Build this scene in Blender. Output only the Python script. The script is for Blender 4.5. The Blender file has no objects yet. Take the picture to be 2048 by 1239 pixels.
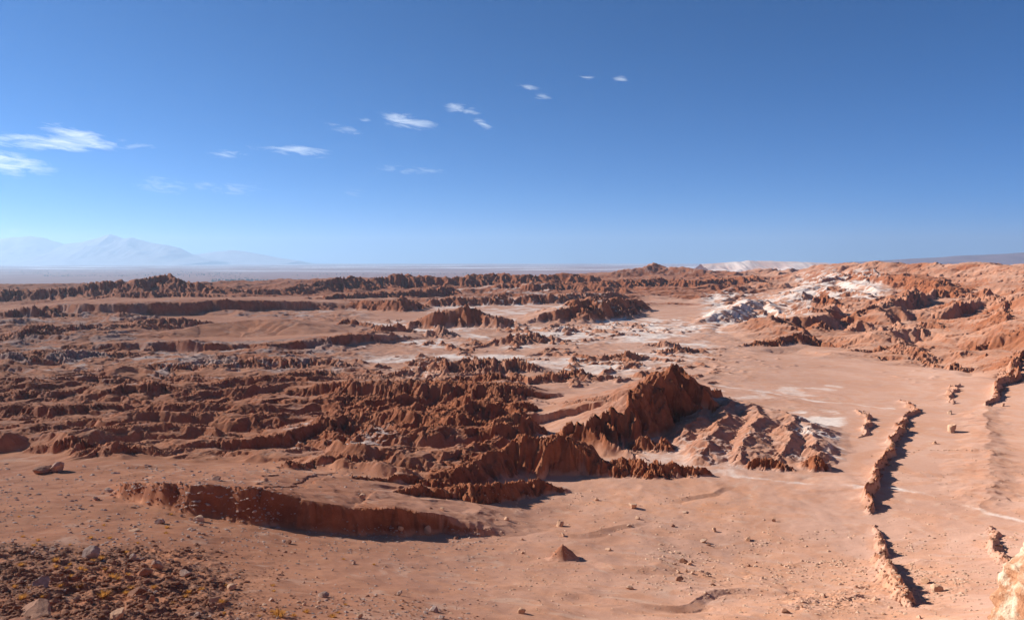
import bpy, bmesh, math, random
import numpy as np
from mathutils import Vector

random.seed(7)
RNG = np.random.default_rng(11)
SC = bpy.context.scene
COL = SC.collection
R = math.radians

# ------------------------------------------------------------------ camera
FPX = 1607.0                      # focal length in pixels of the 2048 px wide photograph
CAMZ = 50.0
PITCH = math.atan((619.5 - 519.0) / FPX)
cd = bpy.data.cameras.new('camera')
cam = bpy.data.objects.new('camera', cd)
COL.objects.link(cam)
cd.sensor_width = 36.0
cd.lens = 36.0 * FPX / 2048.0
cd.clip_start = 0.5
cd.clip_end = 200000.0
cam.location = (0, 0, CAMZ)
cam.rotation_euler = (math.pi / 2 - PITCH, 0, 0)
SC.camera = cam

# ------------------------------------------------------------------ sky and sun
SUN_AZ, SUN_EL = R(73), R(29)     # azimuth to the left of the view direction, elevation
w = bpy.data.worlds.new('World')
SC.world = w
w.use_nodes = True
wn, wl = w.node_tree.nodes, w.node_tree.links
for n in list(wn):
    wn.remove(n)
wo = wn.new('ShaderNodeOutputWorld')
bg = wn.new('ShaderNodeBackground')
sky = wn.new('ShaderNodeTexSky')
sky.sky_type = 'NISHITA'
sky.sun_disc = False
sky.sun_elevation = SUN_EL
sky.sun_rotation = -SUN_AZ
sky.altitude = 2400
sky.air_density = 0.48
sky.dust_density = 1.6
sky.ozone_density = 6.5
bg.inputs['Strength'].default_value = 0.067
wl.new(bg.outputs[0], wo.inputs['Surface'])


def wmath(op, a, b=None, c=None, clamp=False):
    n = wn.new('ShaderNodeMath')
    n.operation = op
    n.use_clamp = clamp
    for i, v in enumerate((a, b, c)):
        if v is None:
            continue
        if isinstance(v, (int, float)):
            n.inputs[i].default_value = v
        else:
            wl.new(v, n.inputs[i])
    return n.outputs[0]


# thin cirrus wisps, laid out by compass direction and elevation
tc = wn.new('ShaderNodeTexCoord')
sep = wn.new('ShaderNodeSeparateXYZ')
wl.new(tc.outputs['Generated'], sep.inputs[0])
azi = wmath('ARCTAN2', sep.outputs[0], sep.outputs[1])
ele = wmath('ARCSINE', sep.outputs[2])
com = wn.new('ShaderNodeCombineXYZ')
wl.new(wmath('MULTIPLY_ADD', azi, 34.0, wmath('MULTIPLY', ele, 30.0)), com.inputs[0])
wl.new(wmath('MULTIPLY_ADD', ele, 150.0, wmath('MULTIPLY', azi, 8.0)), com.inputs[1])
nz = wn.new('ShaderNodeTexNoise')
nz.inputs['Scale'].default_value = 1.0
nz.inputs['Detail'].default_value = 7.0
nz.inputs['Roughness'].default_value = 0.62
nz.inputs['Distortion'].default_value = 0.9
wl.new(com.outputs[0], nz.inputs['Vector'])
CLOUDS = [  # u, v, half width, half height, tilt, strength
    (118, 318, 135, 14, -0.03, 1.0), (170, 303, 62, 12, 0.2, 0.95), (22, 357, 60, 20, 0.12, 1.15),
    (818, 249, 55, 13, 0.12, 0.85), (600, 312, 62, 11, 0.06, 0.8), (545, 310, 45, 7, 0.0, 0.5),
    (465, 323, 36, 8, 0.0, 0.45), (922, 223, 30, 9, 0.15, 0.6), (964, 248, 24, 14, 0.7, 0.5),
    (1052, 184, 24, 9, 0.1, 0.42), (1082, 199, 20, 8, 0.1, 0.5), (1237, 168, 16, 6, 0.05, 0.6),
    (1170, 163, 20, 8, 0.2, 0.3), (450, 386, 85, 15, 0.0, 0.3), (335, 384, 60, 16, 0.1, 0.28),
    (702, 388, 34, 11, 0.1, 0.3), (820, 343, 70, 13, 0.05, 0.2), (690, 268, 40, 10, 0.2, 0.2),
    (735, 249, 20, 5, 0.0, 0.3), (30, 470, 14, 4, 0.0, 0.5)]
total = None
for (cu_, cv_, hw, hh, tl, st) in CLOUDS:
    a0 = math.atan2((cu_ - 1024) / FPX, 1.0)
    e0 = math.atan((519.0 - cv_) / FPX)
    da = wmath('MULTIPLY', wmath('SUBTRACT', azi, a0), FPX / hw)
    de = wmath('MULTIPLY', wmath('SUBTRACT', ele, e0), FPX / hh)
    de = wmath('MULTIPLY_ADD', da, tl * hw / hh, de)
    rr = wmath('MULTIPLY_ADD', da, da, wmath('MULTIPLY', de, de))
    m = wmath('MULTIPLY', wmath('SUBTRACT', 1.0, wmath('MULTIPLY', rr, 0.42), clamp=True), 0.55 + 0.45 * st)
    total = m if total is None else wmath('MAXIMUM', total, m)
veil = wmath('MULTIPLY', wmath('SUBTRACT', wmath('MULTIPLY_ADD', total, 0.46, nz.outputs['Fac']), 0.755), 3.2, clamp=True)
cfac = wmath('MULTIPLY', wmath('MULTIPLY', veil, total), 0.8, clamp=True)
mixc = wn.new('ShaderNodeMix')
mixc.data_type = 'RGBA'
wl.new(cfac, mixc.inputs['Factor'])
hs = wn.new('ShaderNodeHueSaturation')      # the camera's vivid colour rendering, same over the whole sky
hs.inputs['Saturation'].default_value = 1.5
hs.inputs['Hue'].default_value = 0.499
wl.new(sky.outputs[0], hs.inputs['Color'])
wl.new(hs.outputs[0], mixc.inputs[6])
mixc.inputs[7].default_value = (8.0, 8.6, 9.4, 1)
wl.new(mixc.outputs[2], bg.inputs['Color'])

sd = bpy.data.lights.new('sun', 'SUN')
sd.energy = 5.0
sd.angle = R(0.53)
sd.color = (1.0, 0.95, 0.88)
sun = bpy.data.objects.new('sun', sd)
COL.objects.link(sun)
to_sun = Vector((-math.sin(SUN_AZ) * math.cos(SUN_EL), math.cos(SUN_AZ) * math.cos(SUN_EL), math.sin(SUN_EL)))
sun.rotation_euler = to_sun.to_track_quat('Z', 'Y').to_euler()
sun.location = (-300, 300, 400)

vs = SC.view_settings
vs.view_transform = 'Standard'
vs.look = 'None'
vs.gamma = 1.0
vs.exposure = 1.02
SC.cycles.max_bounces = 5
SC.cycles.diffuse_bounces = 3
SC.cycles.volume_bounces = 1
SC.cycles.use_denoising = True
SC.cycles.denoising_prefilter = 'ACCURATE'
SC.cycles.denoising_input_passes = 'RGB_ALBEDO_NORMAL'


# ------------------------------------------------------------------ numeric helpers
def hash2(ix, iy, seed):
    h = (ix.astype(np.int64) * 374761393 + iy.astype(np.int64) * 668265263 + seed * 1442695041) & 0xFFFFFFFF
    h = ((h ^ (h >> 13)) * 1274126177) & 0xFFFFFFFF
    h = ((h ^ (h >> 16)) * 2246822519) & 0xFFFFFFFF
    return ((h ^ (h >> 15)) & 0xFFFFFF).astype(np.float32) / np.float32(0xFFFFFF)


def perlin(x, y, seed=0):
    x0 = np.floor(x)
    y0 = np.floor(y)
    fx = (x - x0).astype(np.float32)
    fy = (y - y0).astype(np.float32)
    ix = x0.astype(np.int64)
    iy = y0.astype(np.int64)

    def g(dx, dy):
        a = hash2(ix + dx, iy + dy, seed) * np.float32(2 * math.pi)
        return np.cos(a) * (fx - dx) + np.sin(a) * (fy - dy)
    sx = fx * fx * fx * (fx * (fx * 6 - 15) + 10)
    sy = fy * fy * fy * (fy * (fy * 6 - 15) + 10)
    n0 = g(0, 0)
    n0 += sx * (g(1, 0) - n0)
    n1 = g(0, 1)
    n1 += sx * (g(1, 1) - n1)
    return (n0 + sy * (n1 - n0)) * np.float32(1.4)


def fbm(x, y, octaves=4, seed=0, gain=0.5):
    s = 0.0
    a = 1.0
    for o in range(octaves):
        s = s + a * perlin(x * 2 ** o + 17.3 * o, y * 2 ** o - 9.1 * o, seed + o)
        a *= gain
    return s


def ridged(x, y, octaves=4, seed=0, gain=0.5):
    s = 0.0
    a = 1.0
    for o in range(octaves):
        s = s + a * (1.0 - np.abs(perlin(x * 2 ** o + 7.7 * o, y * 2 ** o + 3.1 * o, seed + o)) * 2.0)
        a *= gain
    return s


def sst(a, b, x):
    t = np.clip((x - a) / (b - a), 0, 1)
    return t * t * (3 - 2 * t)


# ------------------------------------------------------------------ pixel <-> place helpers (plan drawing only)
def ray(u, v):
    """slope of the sight line: x per metre of y, z drop per metre of y"""
    cu = (619.5 - v) / FPX
    yy = math.cos(PITCH) + cu * math.sin(PITCH)
    zz = cu * math.cos(PITCH) - math.sin(PITCH)
    return (u - 1024) / FPX / yy, -zz / yy


def row_of(y, z):
    """picture row of a point at distance y and height z"""
    t = (CAMZ - z) / y                     # drop per metre
    ang = np.arctan(t) - PITCH
    return 619.5 + FPX * np.tan(ang)


# the broad lie of the land: heights at known places, interpolated smoothly
CTRL = [  # u, v, distance y
    (-400, 1239, 40), (0, 1239, 46), (350, 1239, 54), (700, 1239, 63), (1100, 1239, 74), (1500, 1239, 84), (1800, 1239, 84),
    (2048, 1239, 74), (2450, 1239, 62),
    (-400, 1080, 82), (0, 1080, 88), (350, 1100, 90), (700, 1110, 104), (1100, 1100, 124), (1500, 1100, 134), (1800, 1100, 134),
    (2100, 1100, 126), (2450, 1100, 105),
    (-400, 985, 122), (0, 985, 128), (300, 1000, 124), (600, 1040, 126), (900, 1060, 136), (1100, 1010, 162), (1500, 1010, 162), (1900, 1010, 160),
    (2300, 1010, 150),
    (-300, 925, 170), (200, 935, 165), (500, 945, 162), (700, 960, 162), (900, 985, 164)]
FLOORROWS = [(900, 0.0), (820, 0.0), (740, 0.0), (680, 0.0), (640, 1.0)]
for v_, z_ in FLOORROWS:
    for u_ in (-500, 0, 500, 1000, 1500, 1900):
        sl = ray(u_, v_)[1]
        zz = z_ + (3.0 if u_ <= 0 else 0.0)
        CTRL.append((u_, v_, (CAMZ - zz) / sl))
CTRL += [(2300, 900, 205), (2300, 800, 262), (2300, 720, 350), (2100, 690, 410), (2300, 640, 500), (2048, 640, 560),
         (1900, 600, 830), (2100, 600, 700), (2400, 600, 600), (1900, 560, 1150), (2100, 560, 1050), (2500, 560, 850),
         (1650, 560, 1350), (1500, 600, 1010), (1500, 565, 1480), (1250, 600, 1040), (1250, 565, 1450),
         (900, 600, 1010), (700, 600, 980), (300, 600, 930), (0, 605, 880), (-400, 605, 850),
         (900, 570, 1320), (600, 580, 1200), (300, 582, 1150), (0, 590, 1050), (-400, 590, 1020)]
PA, PL, PZ = [], [], []
for (u_, v_, y_) in CTRL:
    a_, sl = ray(u_, v_)
    PA.append(a_ * 2.2)
    PL.append(math.log(y_))
    PZ.append(CAMZ - sl * y_)
for a_, y_, z_ in [(-1.2, 14, 44), (-.6, 14, 43.5), (0, 14, 42.5), (.6, 14, 43), (1.2, 14, 44),
                   (-1.2, 30, 37), (-.6, 27, 37.5), (0, 30, 34.5), (.6, 35, 33.5), (1.2, 30, 36)]:
    PA.append(a_ * 2.2)
    PL.append(math.log(y_))
    PZ.append(z_)
PA, PL, PZ = np.array(PA), np.array(PL), np.array(PZ)


def tps(r2):
    return 0.5 * r2 * np.log(np.maximum(r2, 1e-12))


_n = len(PA)
K = tps((PA[:, None] - PA[None]) ** 2 + (PL[:, None] - PL[None]) ** 2) + np.eye(_n) * 2e-3
P3 = np.stack([np.ones(_n), PA, PL], 1)
SOL = np.linalg.solve(np.block([[K, P3], [P3.T, np.zeros((3, 3))]]), np.concatenate([PZ, np.zeros(3)]))


def base_z(x, y):
    a = np.asarray(x / y * 2.2, dtype=np.float32)
    l = np.log(np.asarray(y, dtype=np.float32))
    z = np.float32(SOL[_n]) + np.float32(SOL[_n + 1]) * a + np.float32(SOL[_n + 2]) * l
    for i in range(_n):
        z = z + np.float32(SOL[i]) * tps((a - np.float32(PA[i])) ** 2 + (l - np.float32(PL[i])) ** 2)
    # beyond the last ridges the land falls to the far plain
    yy = np.asarray(y)
    aa = np.asarray(x / y)
    edge = 1560 + 500 * sst(0.03, 0.12, aa) - 220 * sst(-0.2, -0.5, aa)
    far = sst(edge, edge + 480, yy)
    z = np.minimum(z, 60)
    return z * (1 - far) + (-185) * far


YS = np.exp(np.linspace(math.log(48), math.log(2600), 1500))


def column(u):
    """base surface under picture column u: distances, heights, rows"""
    a = (u - 1024) / FPX * 1.0
    zb = base_z(a * YS, YS)
    return a, zb, row_of(YS, zb)


def place_foot(u, v, vf, slope):
    a, zb, rows = column(u)
    k = int(np.argmax(rows <= vf))
    yf, zf = YS[k], zb[k]
    T = ray(u, v)[1]
    h = max((CAMZ - zf - yf * T) / (1 + T / slope), 0.2)
    y = yf + h / slope
    zb_c = float(base_z(np.array([a * y]), np.array([y]))[0])
    hh = max(zf + h - zb_c, 0.15)
    return a * y, y, hh


def place_h(u, v, h):
    a, zb, rows = column(u)
    rows = row_of(YS, zb + h)
    above = np.nonzero((rows > v) & (YS < 1550))[0]
    k = min(int(above[-1]) + 1, len(YS) - 1) if len(above) else 0
    return a * YS[k], YS[k], h


# ------------------------------------------------------------------ ridges
# name, label, points (u, v, foot row | height), mode, slope towards the viewer (right hand of the line), slope behind,
# ribs, jaggedness, redness, salt, erosion
RIDGES = []


def rg(pts, mode='f', sn=1.0, sf=0.4, rib=0.5, jag=0.12, red=0.8, salt=0.0, er=1.0, name=None, label=None, p=1.15, cat='ridge', wall=False, back=None, lam=None, pb=1.25):
    if back is None:
        back = 0.45 if sf <= 0.3 and mode == 'f' else 0.85
    RIDGES.append(dict(pts=pts, mode=mode, sn=sn, sf=sf, rib=rib, jag=jag, red=red, salt=salt, er=er, name=name, label=label, p=p, cat=cat, wall=wall, back=back, lam=lam, pb=pb))


# central crags
rg([(975, 912, 950), (1020, 882, 955), (1060, 864, 960), (1092, 870, 962), (1126, 853, 966), (1150, 868, 962), (1181, 900, 958), (1222, 926, 952)],
   sn=1.05, sf=0.7, lam=6.5, rib=1.7, red=1.0, name='rock_ridge', label='steep red front crag of the central peaks, above the flat sandy floor', cat='ridge')
rg([(1138, 848, 905), (1158, 836, 911), (1172, 845, 912), (1188, 828, 908), (1199, 834, 907), (1213, 810, 905), (1236, 822, 900), (1246, 806, 897), (1262, 777, 894),
    (1274, 782, 892), (1296, 756, 890), (1307, 763, 888), (1322, 738, 884), (1333, 743, 880), (1350, 720, 872), (1362, 737, 866), (1373, 735, 860), (1394, 760, 848), (1414, 780, 830)],
   sn=1.0, sf=0.26, pb=2.2, lam=6.5, rib=1.7, jag=0.10, red=1.0, name='rock_ridge', label='tallest dark red fluted ridge rising in the middle of the valley', cat='ridge')
rg([(1195, 924, 955), (1240, 917, 956), (1282, 920, 958), (1330, 924, 960), (1361, 929, 958), (1413, 929, 954), (1434, 943, 950)],
   sn=1.0, sf=1.0, rib=0.7, jag=0.1, red=0.9, name='low_ridge', label='low rust spur running right from the front crag along the sand', cat='ridge')
# layered ground left of the crags
rg([(560, 935, 945), (640, 925, 940), (720, 930, 944), (790, 921, 940), (860, 915, 932)], sn=0.6, sf=0.2, red=0.7)
rg([(890, 946, 985), (925, 928, 980), (960, 912, 970), (995, 900, 960)], sn=1.0, sf=0.5, red=0.95)
rg([(640, 968, 978), (720, 955, 972), (800, 961, 976), (870, 962, 985), (900, 970, 990)], sn=0.9, sf=0.25, red=0.9)
rg([(740, 985, 998), (800, 980, 1012), (840, 976, 1013), (876, 979, 1014), (905, 1000, 1012)], sn=1.1, sf=0.25, red=0.9)
rg([(905, 985, 1010), (940, 972, 1018), (965, 970, 1018), (1000, 970, 1010), (1040, 963, 1000), (1075, 957, 994), (1100, 972, 986), (1112, 983, 986)],
   sn=1.15, sf=0.4, rib=0.8, red=0.95, name='low_ridge', label='fluted red bluff end below the front crag, beside the sand flat', cat='ridge')
# badlands scarps
rg([(590, 780, 800), (680, 770, 803), (765, 772, 808), (850, 774, 812), (950, 774, 815), (1020, 777, 816), (1075, 789, 815), (1095, 802, 812)],
   sn=1.1, sf=0.12, rib=0.9, jag=0.15, red=1.0, name='scarp', label='long gullied dark red scarp left of the tallest peak', cat='scarp')
rg([(840, 822, 845), (900, 810, 850), (960, 806, 850), (1010, 815, 850), (1060, 806, 845), (1085, 825, 845)], sn=1.1, sf=0.5, rib=0.9, jag=0.25, red=1.0)
rg([(700, 842, 862), (760, 828, 866), (820, 835, 868), (880, 848, 880), (940, 838, 885), (1000, 846, 885), (1060, 838, 880)], sn=1.1, sf=0.5, rib=0.9, jag=0.25, red=1.0)
rg([(690, 818, 830), (760, 806, 826), (830, 800, 822)], sn=1.0, sf=0.4, red=0.95)
rg([(860, 872, 890), (920, 862, 898), (980, 868, 900), (1030, 858, 890)], sn=1.1, sf=0.5, rib=0.9, jag=0.25, red=1.0)
rg([(388, 895, 905), (430, 880, 905), (500, 875, 905), (547, 867, 902), (600, 853, 890), (645, 843, 880), (672, 846, 872)],
   sn=1.8, sf=0.18, rib=0.5, red=0.9, name='scarp', label='straight shaded red scarp crossing the left badlands', cat='scarp')
rg([(190, 792, 800), (240, 772, 799), (290, 767, 797), (325, 767, 795), (365, 783, 795)], sn=1.0, sf=0.2, red=0.85)
rg([(400, 775, 785), (470, 757, 782), (540, 752, 775), (610, 744, 765), (640, 742, 760)], sn=0.9, sf=0.2, red=0.7)
rg([(-60, 815, 838), (40, 812, 838), (130, 811, 836), (200, 811, 828), (265, 812, 822)], sn=0.9, sf=0.2, red=0.9)
rg([(-60, 792, 806), (30, 785, 805), (110, 786, 800), (180, 776, 790)], sn=0.8, sf=0.15, red=0.8)
rg([(130, 872, 882), (220, 852, 880), (290, 847, 878), (350, 851, 880), (405, 862, 878)], sn=1.0, sf=0.25, rib=0.7, red=0.9)
rg([(300, 842, 852), (380, 828, 850), (460, 822, 848), (540, 830, 846)], sn=1.0, sf=0.25, rib=0.7, red=0.9)
rg([(470, 815, 828), (560, 800, 826), (640, 806, 826)], sn=1.0, sf=0.25, rib=0.7, red=0.95)
rg([(50, 893, 906), (120, 879, 906), (165, 884, 905), (205, 895, 905)], sn=1.1, sf=0.25, red=0.9)
rg([(165, 907, 914), (222, 893, 915), (256, 895, 914), (305, 906, 914)], sn=1.1, sf=0.25, red=0.9)
rg([(-80, 872, 885), (0, 860, 884), (80, 858, 880), (130, 866, 876)], sn=0.9, sf=0.2, red=0.85)
rg([(240, 836, 840), (320, 818, 838), (400, 806, 830), (470, 800, 815)], sn=0.8, sf=0.2, red=0.8)
rg([(-60, 765, 785), (20, 752, 786), (90, 760, 788), (160, 772, 790)], sn=0.35, sf=0.2, red=0.45, er=0.1, rib=0.1)
# foreground scarp
rg([(228, 982, 988), (253, 967, 997), (308, 967, 1010), (376, 971, 1027), (430, 970, 1036), (480, 969, 1046), (513, 975, 1051), (554, 992, 1056), (600, 1003, 1061),
    (650, 1012, 1064), (700, 1010, 1065), (735, 1008, 1065), (783, 1010, 1066), (825, 1024, 1066), (855, 1032, 1066), (885, 1060, 1067)],
   sn=1.7, sf=0.10, rib=0.22, jag=0.10, red=0.85, er=0.4, name='scarp', label='long dark shaded earth bank in front of the left badlands', cat='scarp')
# big dune shelf
rg([(195, 697, 704), (240, 688, 703), (300, 688, 705), (350, 681, 705), (400, 684, 707), (470, 689, 707), (530, 692, 707), (580, 688, 706), (615, 681, 703), (660, 676, 700),
    (705, 669, 694), (755, 677, 688)], sn=1.8, sf=0.06, rib=0.5, jag=0.12, red=0.75, er=0.5, name='scarp', label='crumbling edge of the smooth pink sand shelf', cat='scarp')
rg([(300, 668, 688), (400, 650, 685), (470, 641, 684), (520, 637, 684), (600, 645, 684), (690, 648, 670)], sn=0.2, sf=0.2, rib=0.1, jag=0.05, red=0.3, er=0.12,
   name='sand_shelf', label='broad smooth pink sand shelf left of the valley floor', cat='dune')
rg([(200, 655, 672), (280, 640, 665), (330, 633, 660), (400, 640, 655)], sn=0.4, sf=0.3, red=0.5, salt=0.2)
rg([(-40, 676, 690), (40, 662, 690), (79, 645, 676), (105, 655, 672)], sn=0.5, sf=0.4, red=0.9)
rg([(115, 660, 672), (165, 645, 672), (190, 656, 668)], sn=0.6, sf=0.4, red=0.85)
rg([(216, 637, 640), (246, 619, 641), (262, 628, 640), (288, 633, 638)], sn=0.6, sf=0.5, red=1.0, name='hill', label='small bright red cones before the shaded left scarp', cat='hill')
rg([(-60, 720, 735), (60, 705, 735), (160, 700, 728), (260, 706, 720)], sn=0.4, sf=0.2, red=0.55, salt=0.2)
rg([(260, 735, 748), (380, 722, 750), (500, 718, 745), (620, 722, 740), (700, 728, 738)], sn=0.35, sf=0.2, red=0.5, salt=0.3)
# rim scarps at the left
rg([(110, 622, 628), (160, 612, 633), (240, 608, 634), (320, 605, 632), (390, 604, 630), (450, 600, 626), (520, 602, 624), (580, 606, 622), (620, 615, 621)],
   sn=1.8, sf=0.03, rib=0.25, jag=0.08, red=0.75, er=0.6, name='scarp', label='dark shaded cliff band under the far left rim', cat='scarp')
rg([(-60, 628, 640), (0, 622, 640), (40, 612, 639), (85, 611, 638), (116, 636, 639)], sn=0.9, sf=0.4, red=0.75, name='hill', label='dark rounded hill at the left edge below the far rim', cat='hill')
rg([(-80, 583, 604), (0, 580, 604), (60, 578, 603), (150, 571, 601), (230, 562, 600), (285, 559, 600), (318, 548, 599), (345, 556, 599), (400, 562, 598), (440, 573, 598), (480, 577, 598), (560, 578, 596),
    (605, 567, 592), (650, 558, 588), (690, 552, 586), (730, 556, 583), (800, 547, 580), (850, 550, 578), (900, 553, 577), (980, 546, 575), (1060, 550, 575), (1140, 545, 574), (1190, 553, 573)],
   sn=0.42, sf=0.5, rib=0.9, jag=0.10, red=0.95, name='far_rim', label='long dark red crumbled rim against the hazy plain', cat='ridge')
rg([(180, 592, 606), (280, 584, 606), (360, 582, 605), (450, 590, 605), (540, 590, 602)], sn=0.4, sf=0.3, rib=0.9, red=0.8)
rg([(590, 600, 612), (660, 590, 610), (740, 584, 602), (830, 580, 596), (900, 574, 592)], sn=0.5, sf=0.3, rib=0.9, red=0.85)
rg([(1000, 568, 582), (1060, 567, 585), (1120, 568, 584), (1190, 572, 585), (1260, 580, 588)], sn=0.7, sf=0.2, rib=0.9, red=1.0)
rg([(1160, 566, 578), (1240, 560, 578), (1320, 556, 576), (1400, 560, 578), (1460, 556, 574), (1520, 552, 570)], sn=0.4, sf=0.3, rib=0.9, jag=0.25, red=0.95)
# middle distance ridges
rg([(808, 650, 657), (851, 631, 657), (899, 620, 657), (933, 612, 656), (953, 615, 656), (970, 628, 656), (994, 629, 656), (1022, 643, 655), (1042, 653, 656)],
   sn=0.85, sf=0.35, rib=0.8, red=0.9, name='hill', label='dark ribbed whaleback hill on the far side of the valley floor', cat='hill')
rg([(1052, 645, 648), (1107, 620, 648), (1145, 606, 647), (1175, 596, 644), (1199, 596, 641), (1227, 598, 637), (1272, 599, 622)],
   sn=0.6, sf=0.25, rib=0.3, red=0.75, name='hill', label='layered brown hill with stepped face right of the whaleback', cat='hill')
rg([(846, 613, 614), (871, 597, 614), (919, 594, 614), (970, 591, 613), (1005, 588, 611), (1034, 601, 608)], sn=0.5, sf=0.4, red=0.8)
rg([(1030, 605, 609), (1056, 589, 609), (1100, 587, 609), (1158, 587, 607), (1230, 581, 600)], sn=0.5, sf=0.3, red=0.7)
rg([(660, 606, 618), (740, 600, 622), (783, 597, 624), (800, 595, 624), (834, 600, 620), (854, 611, 616)], sn=0.6, sf=0.4, red=0.85)
rg([(655, 654, 662), (690, 637, 661), (740, 646, 660), (772, 656, 660)], sn=0.6, sf=0.5, red=0.85)
rg([(736, 657, 670), (765, 649, 670), (806, 646, 668), (820, 658, 664)], sn=0.8, sf=0.5, red=0.85)
rg([(842, 667, 677), (885, 652, 677), (922, 670, 676)], sn=0.6, sf=0.5, red=0.5, salt=0.3)
rg([(640, 684, 692), (707, 663, 692), (750, 673, 690), (774, 684, 688)], sn=0.6, sf=0.3, red=0.85)
rg([(1105, 664, 667), (1128, 652, 667), (1147, 664, 667)], sn=0.5, sf=0.5, red=0.2, salt=0.9, name='hill', label='small white salt mound on the pale valley floor', cat='hill')
rg([(995, 681, 690), (1030, 672, 692), (1070, 668, 690), (1105, 676, 688)], sn=0.4, sf=0.4, red=0.7, rib=0.8)
rg([(830, 735, 748), (900, 724, 752), (960, 716, 752), (1030, 716, 750), (1085, 738, 748)], sn=0.5, sf=0.3, red=0.85, rib=0.9, jag=0.25)
rg([(900, 760, 768), (980, 748, 770), (1050, 752, 770), (1110, 748, 768), (1150, 755, 766)], sn=0.6, sf=0.4, red=0.85, rib=0.9)
rg([(1110, 748, 758), (1145, 735, 760), (1180, 745, 757)], sn=0.7, sf=0.5, red=0.9, rib=0.9)
rg([(1225, 712, 722), (1255, 698, 724), (1285, 707, 722)], sn=0.6, sf=0.5, red=0.85, rib=0.9)
rg([(1315, 700, 706), (1360, 690, 708), (1400, 698, 706)], sn=0.5, sf=0.5, red=0.7, rib=0.9)
rg([(1280, 690, 695), (1330, 682, 697), (1360, 690, 694)], sn=0.5, sf=0.5, red=0.75, rib=0.9)
# foot hills right of the crag
rg([(1396, 792, 6.5), (1460, 796, 6.2), (1530, 812, 5.6), (1590, 832, 4.6), (1645, 860, 3)], mode='h', sn=0.2, sf=0.3, red=0.36, rib=0.3, er=0.45, salt=0.3, back=1.0,
   name='hill', label='pale gullied slope fanning out right of the tallest ridge', cat='hill')
for fan in ([(1465, 798, 6.4), (1440, 845, 5), (1418, 888, 3.4), (1405, 915, 1.5)], [(1530, 813, 5.8), (1512, 856, 4.6), (1500, 895, 3.2), (1488, 922, 1.2)],
            [(1590, 833, 4.8), (1578, 872, 3.8), (1566, 905, 2.2), (1560, 925, 0.8)], [(1632, 854, 3.4), (1640, 890, 2.8), (1650, 920, 1.4)], [(1420, 790, 6.6), (1392, 835, 5), (1372, 868, 3), (1360, 890, 1)]):
    rg(fan, mode='h', sn=0.42, sf=0.42, red=0.42, rib=0.35, jag=0.06, er=0.5, salt=0.25)
rg([(1500, 930, 938), (1530, 907, 944), (1552, 920, 944), (1580, 930, 944)], sn=0.9, sf=0.8, red=0.85, rib=0.8, name='hill', label='small pointed rust hill where the pale track leaves the crags', cat='hill')
rg([(1608, 928, 938), (1640, 907, 944), (1668, 924, 942)], sn=0.9, sf=0.7, red=0.8, rib=0.8)
rg([(1555, 880, 900), (1590, 868, 905), (1620, 885, 905)], sn=0.5, sf=0.4, red=0.75, salt=0.2, rib=0.8)
rg([(1275, 890, 900), (1293, 868, 905), (1310, 890, 903)], sn=0.8, sf=0.6, red=0.7, salt=0.2)
rg([(1300, 895, 905), (1325, 874, 908), (1352, 898, 905)], sn=0.8, sf=0.6, red=0.7, salt=0.2)
# thin rock walls at the right, listed from far to near: sn is their left side
rg([(1815, 796, 0.8), (1835, 812, 1.9), (1822, 832, 1.5), (1808, 856, 2.4), (1797, 882, 2.1), (1775, 918, 2.3), (1757, 950, 2.4), (1750, 990, 2.5), (1753, 1022, 0.6)],
   mode='h', sn=0.45, sf=4.0, rib=0.05, wall=True, jag=0.28, red=0.7, er=0.3, name='rock_wall', label='thin jagged rock wall crossing the sand with black shadow', cat='rock wall')
rg([(1764, 1045, 0.4), (1778, 1080, 1.3), (1788, 1115, 1.9), (1808, 1148, 2.2), (1830, 1178, 1.7), (1850, 1200, 0.8)],
   mode='h', sn=0.3, sf=2.2, rib=0.05, wall=True, jag=0.25, red=0.5, er=0.3, name='rock_wall', label='curved orange sand crest with shaded right side near the bottom', cat='ridge')
rg([(2090, 676, 3.6), (2048, 708, 3.6), (2030, 733, 3.4), (2014, 764, 2.8), (1996, 790, 2.0), (1984, 812, 1.0)], mode='h', sn=0.4, sf=4.0, rib=0.05, wall=True, jag=0.28, red=0.7, er=0.3,
   name='rock_wall', label='dark jagged rock wall at the right edge', cat='rock wall')
rg([(1984, 812, 0.9), (1978, 845, 1.2), (1990, 885, 0.9), (1992, 930, 1.2), (1986, 980, 1.0), (1990, 1015, 0.4)], mode='h', sn=0.12, sf=0.17, rib=0.1, jag=0.4, red=0.3, er=0.1,
   name='low_ridge', label='low rounded tan ridge parallel to the jagged wall', cat='ridge')
rg([(1996, 1050, 0.5), (2008, 1080, 1.3), (2026, 1110, 1.3), (2045, 1135, 0.6)], mode='h', sn=0.25, sf=1.2, wall=True, jag=0.4, red=0.4, er=0.3)
rg([(1735, 818, 0.5), (1745, 830, 1.6), (1738, 850, 1.4), (1730, 872, 0.4)], mode='h', sn=0.5, sf=1.5, wall=True, jag=0.5, red=0.5, er=0.4)
rg([(1915, 765, 1.2), (1903, 782, 1.4), (1908, 800, 1.2)], mode='h', sn=0.5, sf=1.8, wall=True, jag=0.5, red=0.4, er=0.4)
rg([(1119, 1090, 1.5), (1126, 1084, 2.4), (1130, 1088, 1.9)], mode='h', sn=0.85, sf=0.85, rib=0.25, jag=0.08, red=0.5, er=0.12, p=1.0, name='hill', label='small tan cone standing alone on the near sand', cat='hill')
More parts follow.
